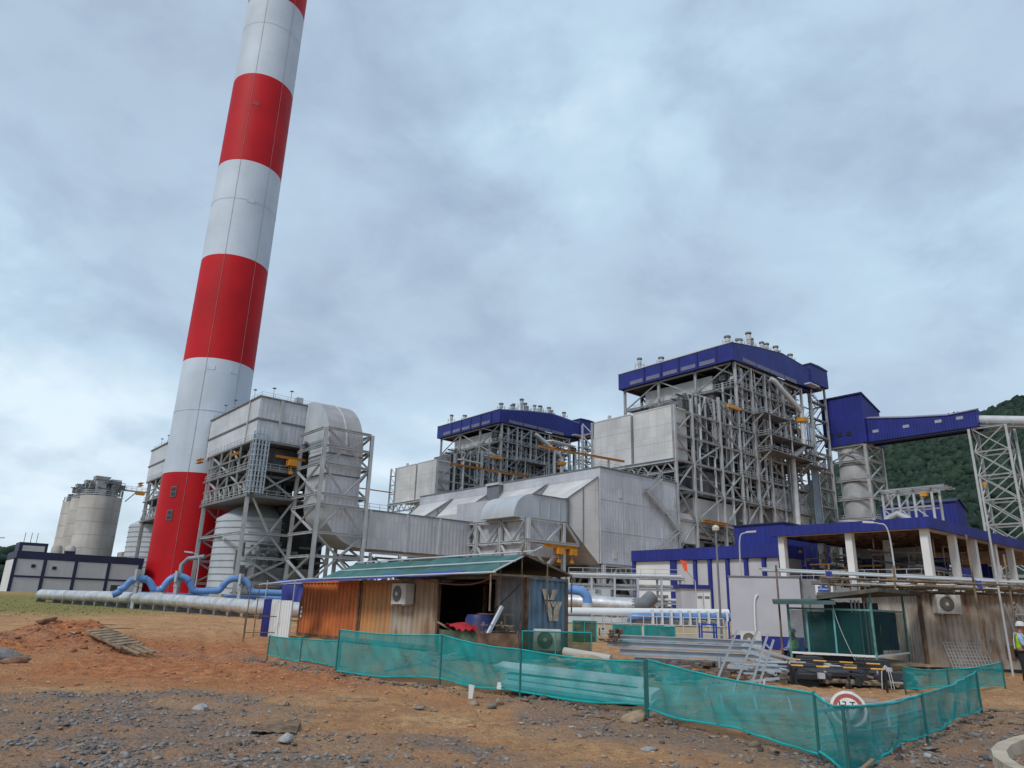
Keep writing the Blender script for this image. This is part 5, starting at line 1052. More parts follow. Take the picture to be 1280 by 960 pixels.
# emblem: pale stencilled strokes like two stacked letters
EMB = mat('emblem_pale', (.55, .48, .36), .7, 0, .2, 4)
def emb(poly): c3.put(c3.mb().prism([(6.07, y + .12, z) for y, z in poly], (.012, 0, 0)), 'emblem', EMB)
for poly in ([(.70, 2.30), (1.00, 2.30), (1.17, 1.93), (.88, 1.93)], [(1.62, 2.30), (1.34, 2.30), (1.19, 1.93), (1.44, 1.93)], [(.90, 1.88), (1.16, 1.88), (1.30, 1.62), (1.36, 1.20), (1.16, 1.20), (1.04, 1.60)], [(1.92, 1.88), (1.64, 1.88), (1.42, 1.60), (1.38, 1.20), (1.66, 1.20), (1.76, 1.60)], [(1.20, 1.88), (1.60, 1.88), (1.42, 1.68), (1.36, 1.68)]): emb(poly)
def aircon(label, loc, rz, s=1.0):
    t = Thing('air_conditioner', label, 'air conditioner', loc, rz, 'outdoor air conditioner units'); W_, D_, H_ = .82 * s, .3 * s, .62 * s
    cs = mat('ac_white', (.60, .59, .56), .5, 0, .08, 3, streak=.3)
    t.put(t.mb().box((0, -D_, 0), (W_, 0, H_)), 'casing', cs); c = (.33 * s, -D_, H_ / 2); r = .25 * s
    def disc(r0, r1, y0, y1, n=20):
        mb = t.mb(); ring = lambda r_, y_: [(c[0] + r_ * math.cos(2 * PI * k / n), y_, c[2] + r_ * math.sin(2 * PI * k / n)) for k in range(n)]
        mb.loft([ring(r0, y0), ring(r1, y0), ring(r1, y1), ring(r0, y1)], False); return mb
    t.put(disc(.002, r, -D_ - .012, -D_ - .006), 'fan_well', mat('fan_dark', (.06, .06, .06), .6))
    g = t.mb()
    for k in range(1, 6):
        g.v += []; rr = r * k / 5.2; g.loft([[(c[0] + q * math.cos(2 * PI * i / 20), y_, c[2] + q * math.sin(2 * PI * i / 20)) for i in range(20)] for q, y_ in ((rr - .008 * s, -D_ - .02), (rr + .008 * s, -D_ - .02))], False)
    for k in range(8): a = k * PI / 8; g.beam((c[0] + r * math.cos(a), -D_ - .022, c[2] + r * math.sin(a)), (c[0] - r * math.cos(a), -D_ - .022, c[2] - r * math.sin(a)), .012 * s)
    t.put(g, 'fan_grille', mat('grille_grey', (.25, .25, .24), .5)); t.put(disc(.002, .06 * s, -D_ - .04, -D_ - .025, 12), 'fan_hub', cs)
    t.box('service_panel', (W_ - .16 * s, -D_ - .008, .04), (W_ - .02, -D_, H_ - .04), mat('ac_panel', (.5, .5, .48), .5))
    for x in (.1, W_ - .12): t.box('bracket', (x, -D_ - .05, -.05), (x + .04, .0, -.005), STEEL)
    return t
pA = LO + dO * (5.93 + 3.15) - nO * .02; aircon('white air conditioner unit fixed high on the brown container', (pA.x, pA.y, 1.72), rzO, 1.28)
# canopy over the workshop
cn = Thing('workshop_canopy', 'patched pitched canopy of green tarpaulin on scaffold poles over the containers', 'canopy', (-3.5, 30, 0), 0, None, False, (-3.5, 30, 0))
TARP = mat('tarp_green', (.035, .125, .12), .65, 0, .18, 1.2, bump=.3, bs=3); TARPB = mat('tarp_blue', (.03, .045, .26), .6, 0, .2, 1.5, bump=.3, bs=4)
def sheet(a, b, c, d, nu=18, nv=8, sag=.06, seed=0.0, th=0):
    """cloth between four corners (a-b one edge, d-c the other) with folds"""
    a, b, c, d = map(Vector, (a, b, c, d)); vs = []; nrm = (b - a).cross(d - a).normalized()
    for j in range(nv + 1):
        for i in range(nu + 1):
            s, r = i / nu, j / nv; p = a.lerp(b, s).lerp(d.lerp(c, s), r)
            e = math.sin(PI * s) * math.sin(PI * r)
            p = p - Vector((0, 0, sag * e)) + nrm * noise.noise(p * 1.7 + Vector((seed, 0, 0))) * sag * .8
            if r in (0, 1): p.z -= abs(math.sin(s * PI * 5)) * sag * .4
            vs.append(p)
    fs = [(j * (nu + 1) + i, j * (nu + 1) + i + 1, (j + 1) * (nu + 1) + i + 1, (j + 1) * (nu + 1) + i) for j in range(nv) for i in range(nu)]
    return vs, fs
def cloth(t, name, m, *cs, **k): return t.put(t.mb().add(*sheet(*cs, **k)), name, m, smooth=True)
cloth(cn, 'green_tarp', TARP, (-8.8, 34.5, 2.70), (-.45, 24.1, 2.80), (.75, 26.0, 3.60), (-6.9, 33.6, 3.42), seed=1.0, sag=.07)
cloth(cn, 'blue_tarp', TARPB, (-12.4, 37.5, 2.46), (-1.6, 25.5, 2.79), (-1.4, 25.85, 2.95), (-11.7, 38.6, 2.72), seed=5.0, sag=.05)
cloth(cn, 'rear_sheet', mat('sheet_dark', (.05, .055, .055), .7), (-6.9, 33.6, 3.42), (.75, 26.05, 3.58), (2.5, 28.1, 2.92), (-5.2, 36, 2.85), seed=7.0, sag=.05)
for p, q in (((-9.2, 34.9, 2.72), (-.35, 23.95, 2.82)), ((-6.9, 33.6, 3.47), (.95, 25.8, 3.66)), ((-.45, 24.05, 2.82), (1.3, 26.9, 3.9)), ((-7.7, 34.0, 3.1), (.3, 25.0, 3.25)), ((-12.6, 37.8, 2.45), (-8.9, 34.2, 2.74))): cn.bar('scaffold_pole', p, q, .06, STEELW, shape='C')
for x, y, z1 in ((.55, 25.75, 3.75), (-.2, 25.2, 3.2), (2.5, 28.0, 3.0), (-.5, 24.2, 2.9), (1.5, 26.6, 3.3)): cn.bar('scaffold_upright', (x, y, .0 if z1 > 3.5 else 1.6), (x, y, z1), .06, mat('pole_rust', (.2, .14, .09), .6, 0, .3, 3), shape='C')
for p, q in (((-.5, 24.2, 2.75), (1.6, 26.4, 2.80)), ((.55, 25.6, 3.55), (2.5, 28, 2.95))): cn.bar('roof_rafter', p, q, .07, mat('pole_rust', (.2, .14, .09), .6), shape='B')
cn.put(cn.mb().tube(smooth_path([(-3.6, 28, 2.72), (-2.4, 27, 2.5), (-1.2, 25.8, 2.46), (-.3, 24.6, 2.72)], 4), .03, 6), 'hose', mat('hose_brown', (.16, .05, .035), .6))
cn.put(cn.mb().tube(smooth_path([(.6, 25.9, 2.6), (.0, 26.2, 2.0), (-.8, 26.6, 1.3), (-1.6, 26.8, 1.0)], 4), .015, 5), 'cable', BLK)
# left lean-to: coloured sheets and hanging tarp
sc = Thing('sheet_screen', 'screen of one navy and several white corrugated sheets at the left end of the workshop', 'screen', (-11.0, 35.0, 0), math.atan2(34.4 - 35.4, -9.4 + 11.3))
sc.put(corr(sc.mb(), -.45, .05, .1, 1.75, 0, .025, .16), 'navy_sheet', mat('sheet_navy', (.015, .018, .16), .5)); sc.put(corr(sc.mb(), .07, .62, .1, 1.75, 0, .025, .16), 'white_sheet', PANW); sc.put(corr(sc.mb(), .64, 1.3, .1, 1.72, 0.01, .025, .16), 'white_sheet', PANW)
for x in (-.45, 1.3): sc.bar('post', (x, .06, 0), (x, .06, 2.6), .05, STEEL, shape='C')
t = Thing('hanging_tarp', 'crumpled blue tarpaulin hanging above the white sheets', 'tarpaulin', (-10.2, 35.0, 1.7)); cloth(t, 'cloth', TARPB, (-.4, .1, .75), (.75, -.5, .8), (.75, -.55, .0), (-.35, .05, .08), seed=3.3, sag=.14)
tf = Thing('tube_stand', 'thin rusty scaffold uprights standing left of the workshop', 'scaffold', (-11.6, 34, 0))
for x, y, h in ((-.1, 0, 2.45), (.25, .15, 2.4), (.55, -2.0, 1.15)): tf.bar('upright', (x, y, 0), (x, y, h), .05, mat('pole_rust', (.2, .14, .09), .6), shape='C')
for z in (.3, 1.0, 2.3): tf.bar('ledger', (-.1, 0, z), (1.1, .5, z), .04, mat('pole_rust', (.2, .14, .09), .6), shape='C')
t = Thing('wall_tag', 'small white and red tag fixed at the left edge of the orange container', 'label', (LO.x + dO.x * .35, LO.y + dO.y * .35, .95), rzO); t.box('plate', (-.06, -.04, 0), (.1, 0, .5), PANW); 
for z in (.12, .34): t.box('red_band', (-.06, -.05, z), (.1, -.04, z + .08), mat('print_red', (.4, .05, .05), .6))
# things in the workshop mouth
t = wt('work_bench', 'rusty steel bin bench with scrap in front of the dark opening', 'bench', (-.4, 24.6, 0))
t.box('bin_panel', (-2.1, 24.9, .15), (-.9, 24.95, .95), mat('bin_green', (.10, .15, .10), .7, 0, .3, 3, rust=.8)); t.box('bin_panel', (-.85, 24.3, .1), (.45, 24.35, .92), RUSTR); t.box('bin_side', (.42, 24.35, .1), (.46, 25.3, .92), RUSTR); t.box('bin_top', (-2.1, 24.95, .9), (.4, 25.4, .95), RUSTR)
for x in (-2.1, -.87, .44): t.bar('post', (x, 24.6, 0), (x, 24.6, 1.0), .05, RUSTR, shape='B')
for p, q in (((-.9, 24.9, 1.5), (.3, 24.9, 1.5)), ((.0, 24.9, .9), (.0, 24.9, 1.52)), ((-.9, 24.9, .9), (-.9, 24.9, 1.5))): t.bar('rail', p, q, .035, RUSTR, shape='B')
tag(MB().add(*sheet((-.55, -.3, .12), (.5, -.35, .1), (.55, .3, .05), (-.5, .35, .04), nu=10, nv=8, sag=-.22, seed=8.8)).build('red_cloth', mat('cloth_red', (.42, .02, .03), .8, 0, .2, 4), None, smooth=True, loc=(-1.45, 25.1, .93)), 'crumpled red cloth lying on the scrap bench', 'cloth')
t = Thing('blue_drum', 'dark blue plastic drum standing inside the workshop opening', 'drum', (-.85, 26.5, 0)); t.put(t.mb().lathe((0, 0, 0), [(.02, .45), (.5, .45), (.55, .6), (.55, .9), (.57, .92), (.55, .95), (.55, 1.3), (.48, 1.45), (.02, 1.48)], 24), 'shell', mat('drum_blue', (.012, .022, .12), .5), smooth=True); t.box('stand', (-.45, -.45, 0), (.45, .45, .45), RUSTR)
for k, (p, q, lab) in enumerate((((-.55, 24.5, .85), (-.1, 24.9, 1.75), 'grey steel channel leaning up out of the scrap bench'), ((-2.4, 25.4, 1.25), (-1.75, 25.0, .95), 'short brown stick poking left from the bench'))):
    o = bar(None, 'steel_offcut' if k == 0 else 'wooden_stick', p, q, (.1, .05)[k], (STEELW, WOOD)[k], shape='B'); tag(o, lab, ('offcut', 'stick')[k])
clt = wt('scrap_heap', 'tangle of thin scrap rods on the workshop bench', 'scrap', (-.3, 24.7, .95)); clutter(clt, 'rods', (-.8, 24.5, .95), (.35, 25.1, 1.25), 30, 91, WOOD, .01, .025)
bin_ = wt('net_bin', 'green net bin against the foot of the blue container end', 'bin', (1.4, 24.6, 0)); bin_.put(bin_.mb().add(*sheet((.6, 24.7, .15), (2.9, 25.0, .15), (2.9, 25.0, 1.0), (.6, 24.7, 1.0), sag=.03)), 'net', NETG)
for x, y in ((.6, 24.7), (1.7, 24.85), (2.9, 25.0)): bin_.bar('post', (x, y, 0), (x, y, 1.02), .045, NETH, shape='C')
bin_.bar('rail', (.6, 24.7, 1.0), (2.9, 25.0, 1.0), .045, NETH, shape='C')
aircon('white air conditioner unit standing low before the blue container end', (.98, 25.35, .40), R(4), 1.08)

# ---------------------------------------------------------------- grey cabin
gc = Thing('site_cabin', 'lilac grey site cabin with a flat wall behind the net hut', 'cabin', (11.35, 37.4, 0), math.atan2(35.2 - 37.4, 16.8 - 11.35)); LIL = mat('cabin_lilac', (.42, .415, .455), .6, 0, .06, .5, streak=.12)
gc.box('wall', (0, 0, .75), (3.35, 4, 3.55), LIL); gc.box('base_skirt', (0.02, .03, .05), (3.33, 3.9, .75), NAVY); gc.box('wall_wing', (3.36, .35, .3), (6.0, 4, 3.5), mat('cabin_grey', (.20, .20, .21), .65, 0, .1, .6))
gc.box('roof_edge', (-.05, -.06, 3.55), (3.4, 4.05, 3.6), STEELD); gc.put(gc.mb().tube(smooth_path([(1.35, -.05, 2.7), (1.2, -.06, 2.4), (1.15, -.06, 1.6), (1.15, -.06, .8)], 4), .05, 8), 'conduit', PANW)
sg = gc.box('notice_board', (4.05, .30, 2.75), (4.85, .35, 3.35), PANW)
for z in (3.1, 2.95): gc.put(gc.mb().box((4.17, .29, z - .05), (4.73, .30, z + .06)), 'printed_line', mat('print_blue', (.03, .06, .30), .5), sg)
aircon('dirty white air conditioner unit on the ground below the lilac cabin wall', (11.55, 36.6, .25), R(-21), 1.15)

# ---------------------------------------------------------------- net hut
nh = wt('net_hut', 'open hut of green posts, dark roof sheets and teal netting beside the rusty shed', 'hut', (11, 25, 0))
GPO = mat('post_green', (.10, .26, .23), .5, 0, .25, 4); TEAL = mat('board_teal', (.005, .10, .11), .7, 0, .25, 2, hole=.12); SMOK = mat('net_smoke', (.008, .075, .075), .8, hole=.42)
HC = dict(FL=(9.3, 24.4), FR=(11.5, 23.3), BR=(14.3, 26.6), BL=(11.6, 28.2))
for k, z in (('FL', 2.15), ('FR', 2.6), ('BR', 2.6), ('BL', 2.5)): nh.bar('corner_post', (*HC[k], 0), (*HC[k], z), .085, GPO, shape='C')
def L2(a, b, f): return (HC[a][0] + (HC[b][0] - HC[a][0]) * f, HC[a][1] + (HC[b][1] - HC[a][1]) * f)
for z, m in ((.62, PANW), (1.98, GPO)): nh.bar('front_rail', (*HC['FL'], z), (*HC['FR'], z), .06, m, shape='B'); nh.bar('side_rail', (*HC['FR'], z), (*HC['BR'], z), .06, m, shape='B')
nh.put(nh.mb().add(*sheet((*HC['FL'], .65), (*HC['FR'], .65), (*HC['FR'], 1.95), (*HC['FL'], 1.95), sag=.04, seed=2.0)), 'front_net', SMOK)
nh.put(nh.mb().add(*sheet((*HC['FR'], .65), (*HC['BR'], .65), (*HC['BR'], 1.95), (*HC['FR'], 1.95), sag=.04, seed=4.0)), 'side_net', SMOK)
for a, b in ((.22, .52), (.55, .85)):
    p, q = L2('FL', 'FR', a), L2('FL', 'FR', b); nh.put(nh.mb().add(*sheet((p[0] + .1, p[1] + .15, .66), (q[0] + .1, q[1] + .15, .66), (q[0] + .1, q[1] + .15, 1.9), (p[0] + .1, p[1] + .15, 1.9), sag=.03, seed=a)), 'teal_board', TEAL); nh.bar('mullion', (*p, .65), (*p, 1.95), .05, mat('post_cyan', (.12, .36, .38), .5), shape='B')
for f in (.1, .2, .3, .45, .55, .65): p = L2('FR', 'BR', f); nh.bar('inner_bar', (p[0] - .5, p[1] + .5, .3), (p[0] - .5, p[1] + .5, 2.3), .045, STEEL, shape='B')
nh.put(nh.mb().add(*sheet((13.2, 26.2, .7), (14.2, 27.0, .7), (14.2, 27.0, 2.0), (13.2, 26.2, 2.0))), 'blue_sheet', mat('sheet_navy2', (.008, .02, .10), .6))
nh.put(nh.mb().hexa([(8.7, 24.0, 2.08), (10.4, 23.3, 2.12), (11.2, 25.6, 2.22), (9.6, 26.6, 2.18), (8.7, 24.0, 2.2), (10.4, 23.3, 2.24), (11.2, 25.6, 2.34), (9.6, 26.6, 2.3)]), 'roof_sheet', mat('roof_teal', (.05, .10, .10), .6, 0, .2, 1))
nh.put(nh.mb().hexa([(9.9, 23.5, 2.26), (11.6, 22.9, 2.54), (15.0, 26.6, 2.58), (12.0, 28.4, 2.5), (9.9, 23.5, 2.38), (11.6, 22.9, 2.66), (15.0, 26.6, 2.7), (12.0, 28.4, 2.64)]), 'roof_sheet', mat('roof_rusty', (.09, .08, .065), .7, 0, .3, 2))
nh.put(nh.mb().box((9.5, 24.4, .3), (13.9, 27.5, .36)), 'floor', WOOD); nh.put(nh.mb().tube(smooth_path([(10.4, 23.6, 2.3), (10.5, 23.5, 1.6), (10.7, 23.4, .9), (10.9, 23.3, .35)], 4), .007, 5), 'cable', PANW)
nh.put(nh.mb().add(*sheet((12.0, 27.9, .4), (13.9, 27.6, .4), (13.9, 27.6, 2.3), (12.0, 27.9, 2.3))), 'back_sheet', DARK); nh.box('skirt_board', (9.5, 24.5, .1), (11.4, 24.55, .55), DARK)
# ---------------------------------------------------------------- rusty corrugated shed on the right
rs = wt('corrugated_shed', 'long shed of rust streaked corrugated sheets at the right edge', 'shed', (20, 28, 0))
for k, (a, b) in enumerate(((15.15, 17.25), (17.28, 18.6), (18.63, 21), (21.03, 24), (24.03, 27))): rs.put(corr(rs.mb(), a, b, .15, 2.68, 27.0 + .02 * (k % 2), -.035, .2), 'wall_sheet', RSH)
rs.put(corr(rs.mb(), 27.05, 31, .15, 2.68, 15.15, .03, .2, 'y'), 'wall_sheet', RSH); rs.box('roof', (14.9, 26.7, 2.7), (27.2, 31.2, 2.76), mat('roof_rusty', (.09, .08, .065), .7, 0, .3, 2)); rs.box('floor', (15.2, 27.05, .05), (27, 31, .12), DARK)
rs.box('corner_post', (15.05, 26.9, 0), (15.15, 27.02, 2.7), RUSTR); rs.box('hatch', (18.0, 26.93, .5), (18.55, 26.96, .95), mat('hatch_brown', (.22, .12, .07), .7))
aircon('white air conditioner unit fixed high on the rusty corrugated shed', (15.55, 26.93, 1.98), 0, 1.06)
sd = wt('scaffold_deck', 'untidy scaffold deck of grey poles and planks above the hut and shed', 'scaffold', (14, 25, 2.8))
PR = mat('pole_rust', (.2, .14, .09), .6, 0, .3, 3)
for p, q, m, w in (((8.9, 25.4, 3.22), (19.5, 24.9, 3.02), STEELW, .085), ((8.9, 25.7, 3.30), (19.5, 25.4, 3.1), STEEL, .07), ((10.6, 24.6, 3.0), (19.5, 24.4, 2.9), PR, .07), ((11.2, 26.9, 2.95), (20, 26.8, 2.9), PR, .07), ((10.8, 25.9, 2.85), (20, 25.7, 2.78), STEELD, .08)): sd.bar('ledger', p, q, w, m, shape='C')
for x, y, z0, z1 in ((9.35, 25.3, 0, 3.4), (11.1, 25.2, 2.6, 3.5), (16.75, 24.95, 0, 6.6), (15.9, 24.9, .7, 4.6), (18.1, 25.0, 1.5, 4.2), (17.3, 25.2, 2.0, 4.0), (13.3, 25.1, 2.6, 3.5)): sd.bar('standard', (x, y, z0), (x + (.12 if z1 > 6 else .05), y, z1), .07, PR if z1 < 6 else STEEL, shape='C')
for k in range(34): x = 11.1 + k * .26; sd.bar('baluster', (x, 25.9, 2.66), (x + .01 * (k % 3), 25.9, 2.98), .035, (STEEL, PR, WOOD)[k % 3], shape='B')
for k in range(6): x = 11.2 + k * 1.45; sd.put(sd.mb().box((x, 25.2 + .1 * (k % 2), 2.78 + .03 * (k % 3)), (x + 1.3, 25.6 + .1 * (k % 2), 2.84 + .03 * (k % 3))), 'plank', WOOD)
clutter(sd, 'loose_fittings', (11, 25.2, 2.8), (19, 26.8, 3.05), 90, 95, PR, .015, .05); clutter(sd, 'pale_offcuts', (11, 25.2, 2.8), (19, 26.4, 2.95), 26, 96, PANW, .015, .05)
for x, y, z in ((11.05, 25.1, 3.15), (15.95, 24.8, 2.98)): sd.put(sd.mb().add(*sheet((x - .12, y - .1, z + .12), (x + .12, y - .1, z + .1), (x + .1, y - .12, z - .16), (x - .1, y - .12, z - .14), nu=6, nv=6, sag=.08, seed=x)), 'blue_rag', TARPB)
sd.put(sd.mb().box((16.85, 24.94, 6.3), (16.91, 25.01, 6.48)).box((16.82, 24.95, 6.36), (16.95, 25, 6.4)), 'pole_clamp', YEL)
for k, (x0, x1) in enumerate(((18.3, 18.7), (18.75, 19.2))): o = bar(None, 'steel_prop', (x0, 26.4, 0), (x0 - .2 + .02 * k, 26.8, 2.4), .06, STEEL, shape='C'); tag(o, ('grey steel prop leaning on the shed, left of two', 'grey steel prop leaning on the shed, right of two')[k], 'prop', 'steel props by the worker')
t = wt('door_panel', 'pale flat panel leaning on the shed behind the standing worker', 'panel', (19.4, 26.6, 0)); t.put(t.mb().hexa([(18.9, 26.5, .1), (20.3, 26.5, .1), (20.3, 26.85, 1.95), (18.9, 26.85, 1.95), (18.9, 26.54, .1), (20.3, 26.54, .1), (20.3, 26.89, 1.95), (18.9, 26.89, 1.95)]), 'sheet', PANG); t.bar('top_tube', (18.3, 26.7, 2.02), (20.6, 26.7, 2.02), .08, STEELW, shape='C')
t = wt('mesh_panel', 'grey wire mesh panel leaning low against the rusty shed', 'mesh panel', (16.6, 26.5, 0)); 
mbm = t.mb()
for k in range(13): mbm.beam((15.7 + k * .12, 26.4, .1), (15.7 + k * .12, 26.85, 1.0), .016)
for k in range(9): f = k / 8; mbm.beam((15.7, 26.4 + .45 * f, .1 + .9 * f), (17.14, 26.4 + .45 * f, .1 + .9 * f), .016)
t.put(mbm, 'wires', STEEL)
# ---------------------------------------------------------------- teal net barriers
def barrier(label, posts, seed, sagtop=.05):
    """posts: (x, y, z_bottom, z_top); net strung between tubes with a rolled hem"""
    x0, y0 = posts[0][:2]; t = wt('net_barrier', label, 'barrier', (x0, y0, 0), 'teal net barriers'); rg = random.Random(seed)
    for x, y, zb, zt_ in posts: t.bar('post', (x, y, -.05), (x + rg.uniform(-.03, .03), y, zt_ + .02), .045, mat('post_dark_teal', (.02, .11, .11), .5), shape='C')
    for k, (a, b) in enumerate(zip(posts, posts[1:])):
        A, B = Vector((a[0], a[1], 0)), Vector((b[0], b[1], 0)); d = (B - A).normalized(); n = Vector((-d.y, d.x, 0)); L = (B - A).length; nu = max(10, int(L / .07)); nv = 10; vs = []
        tops = []; bots = []
        for j in range(nv + 1):
            for i in range(nu + 1):
                s, r = i / nu, j / nv; zb = a[2] + (b[2] - a[2]) * s + .03 * math.sin(s * L * 2.1 + seed); zt_ = a[3] + (b[3] - a[3]) * s - sagtop * math.sin(PI * s) 
                z = zb + (zt_ - zb) * r; p = A.lerp(B, s)
                w = noise.noise(Vector((s * L * 1.6, z * 1.3, seed))) * .16 + noise.noise(Vector((s * L * 4 + z * 3, z * 1.5, seed + 5))) * .09 + noise.noise(Vector((s * L * 9 + z * 1.5, z * 1.2, seed + 9))) * .05
                w *= math.sin(PI * s) ** .5 * (0.35 + 0.65 * math.sin(PI * min(1, r + .15)))
                q = p + n * w + Vector((0, 0, z)); vs.append(q)
                if j == 0: bots.append(q.copy())
                if j == nv: tops.append(q.copy())
        fs = [(j * (nu + 1) + i, j * (nu + 1) + i + 1, (j + 1) * (nu + 1) + i + 1, (j + 1) * (nu + 1) + i) for j in range(nv) for i in range(nu)]
        net = t.put(t.mb().add(vs, fs), 'net', NET, smooth=True)
        t.put(t.mb().tube(tops[::2] + [tops[-1]], .016, 6), 'hem', NETH, net, smooth=True); t.put(t.mb().tube(bots[::2] + [bots[-1]], .018, 6), 'hem', NETH, net, smooth=True)
    return t
barrier('low teal net barrier in front of the orange container, farthest left', [(-7.2, 23.2, .1, .68), (-5.9, 22.1, .08, .68), (-4.5, 20.9, .08, .72)], 1.0, .02)
barrier('long teal net barrier across the middle in front of the workshop', [(-4.2, 19.2, .06, 1.06), (-1.45, 17.7, .1, 1.07), (.35, 15.3, .12, .93), (2.6, 14.0, .1, .86)], 2.0)
barrier('nearest teal net barrier turning a corner at the bottom right', [(2.55, 13.5, .12, .93), (4.02, 9.9, .12, .80), (4.03, 9.12, .04, .74), (6.4, 11.7, .12, .66), (9.34, 15.0, .14, .80)], 3.0)
barrier('short teal net barrier behind the corner one, near the rusty shed', [(9.9, 18.8, .15, .62), (11.4, 19.5, .12, .55), (13.5, 20.5, .1, .72)], 4.0)
# thin bamboo and steel stakes of the barrier
for x, y, h, lab in ((-.02, 15.2, .5, 'short white stake standing before the middle net barrier'),):
    pass
def ladder(label, p, q, side, w, n, m=None, name='scrap_ladder', r=.035):
    t = Thing(name, label, 'scrap frame', tuple(p), 0, 'scrap steel frames', False, tuple(p)); p, q, s = Vector(p), Vector(q), Vector(side)
    for k in (0, 1): t.bar('stile', p + s * k * w, q + s * k * w, r * 1.3, m or ALU, shape='B')
    for i in range(n): f = (i + .5) / n; c = p.lerp(q, f); t.bar('rung', c, c + s * w, r, m or ALU, shape='B')
    return t
ladder('white scrap ladder frame leaning out above the near net barrier, left of two', (4.75, 17.3, .1), (5.35, 17.2, 1.4), (.75, -.2, -.02), .0 + .55, 3)
ladder('white scrap ladder frame leaning out above the near net barrier, right of two', (5.5, 17.1, .1), (5.98, 17.0, 1.34), (.18, -.05, -.2), .6, 3)
ladder('white tubular frame seen through the near net, below the ladders', (3.6, 13.6, .15), (6.2, 12.5, .22), (.1, .5, .35), .62, 5)
ladder('white tubular frame seen through the near net, close to the barrier corner', (4.5, 11.1, .1), (6.2, 12.1, .15), (.05, .1, .95), .36, 4)
ladder('white tubular frame lying low behind the near net, at its left end', (3.1, 14.8, .1), (4.9, 13.6, .5), (.3, .6, .35), .45, 4)
ladder('white tubular frame seen through the right wing of the near net', (5.8, 12.5, .1), (7.8, 14.3, .15), (.0, .1, .8), .3, 4)
ladder('pale scrap bars in a heap behind the middle net barrier', (-3.0, 19.3, .1), (-1.2, 18.5, .55), (.2, .5, .2), .4, 5)
ladder('pale scrap frame tipped over behind the middle net barrier', (-2.2, 18.7, .5), (-1.0, 18.3, .1), (.1, .4, .35), .35, 3)
# pale boards behind the middle net
for k, (x, y, z, rz, lab) in enumerate(((1.5, 15.6, .12, -22, 'pale board lowest of the stack behind the middle net'), (1.6, 15.9, .25, -26, 'pale board in the middle of the stack behind the middle net'), (1.4, 16.2, .40, -18, 'pale board on top of the stack behind the middle net'))):
    tag(MB().box((-1.6, -.35, 0), (1.6, .35, .07)).box((-1.6, -.37, -.05), (-1.5, .37, 0)).box((1.5, -.37, -.05), (1.6, .37, 0)).build('board', PANW, None, loc=(x, y, z)), lab, 'board', 'pale boards'); bpy.context.scene.collection.objects[-1].rotation_euler = (R(5), R(3), R(rz))
t = wt('rubble_pile', 'low pile of broken paving and rubble behind the barriers', 'rubble', (4.5, 22, 0)); rg = random.Random(5); mb = t.mb()
for k in range(130):
    x, y = rg.uniform(2.0, 8.8), rg.uniform(19.5, 24.5); s = rg.uniform(.06, .22); z = rg.uniform(0, .25); a = rg.uniform(0, 3)
    mb.hexa([(x + s * (i * math.cos(a) - j * math.sin(a)), y + s * (i * math.sin(a) + j * math.cos(a)), z + kk * s * .6 + rg.uniform(-.03, .03)) for kk in (0, 1) for i, j in ((-1, -.7), (1, -.8), (.9, .7), (-1, .8))])
t.put(mb, 'fragments', mat('rubble', (.17, .13, .11), .9, 0, .3, 3), kind='stuff')
# stacked steel beams
for k, (x0, y0, x1, y1, z, h, lab) in enumerate(((3.6, 25.9, 8.5, 24.8, .78, .16, 'top galvanised steel beam of the stack by the lilac cabin'), (3.5, 25.7, 8.3, 24.5, .58, .18, 'second galvanised steel beam of the stack by the lilac cabin'), (3.9, 25.4, 8.6, 24.3, .34, .2, 'third galvanised steel beam of the stack, dull and low'), (4.3, 25.0, 7.6, 24.1, .12, .2, 'lowest galvanised steel beam of the stack, half hidden by rubble'))):
    tag(bar(None, 'steel_beam', (x0, y0, z + h / 2), (x1, y1, z + h / 2), .22, ALU, h, 'H'), lab, 'beam', 'stacked steel beams')
for k, (p, q, w, h, lab) in enumerate((((6.9, 21.8, .75), (8.9, 20.6, .2), .35, .05, 'bent pale steel plate sloping down right of the beams'), ((6.2, 21.0, .35), (8.4, 20.2, .3), .3, .08, 'flat pale steel channel lying on the scrap right of the beams'), ((7.2, 22.6, .9), (9.0, 21.6, .35), .2, .06, 'narrow grey steel flat sloping behind the bent plate'))):
    tag(bar(None, 'scrap_plate', p, q, w, ALU, h, 'B'), lab, 'scrap plate', 'loose steel offcuts')
t = wt('steel_offcuts', 'heap of small bright steel offcuts right of the beams', 'scrap', (8, 21, 0)); clutter(t, 'pieces', (6.4, 20.0, .05), (9.0, 22.5, .5), 60, 101, ALU, .02, .06)
t = wt('concrete_pipe', 'grey concrete pipe lying on the rubble at the left end of the beams', 'pipe', (2.6, 21.5, .4)); t.put(t.mb().tube([(1.75, 21.9, .55), (3.0, 21.2, .42)], .13, 14), 'pipe', CONCL, smooth=True)
t = wt('wire_heap', 'rusty tangle of wire on the end of the beams', 'scrap', (3.5, 25.2, .8)); clutter(t, 'wire', (3.2, 24.9, .75), (3.9, 25.5, 1.15), 26, 103, RUSTR, .015, .04)
t = wt('tan_sack', 'flat tan sack lying on the boards behind the middle net', 'sack', (1.7, 17.5, .5)); t.put(t.mb().add(*sheet((1.0, 17.2, .62), (2.5, 17.0, .6), (2.6, 17.7, .62), (1.1, 17.9, .62), sag=-.12, seed=6)), 'sack', mat('sack_tan', (.36, .24, .14), .9, 0, .2, 3), smooth=True)
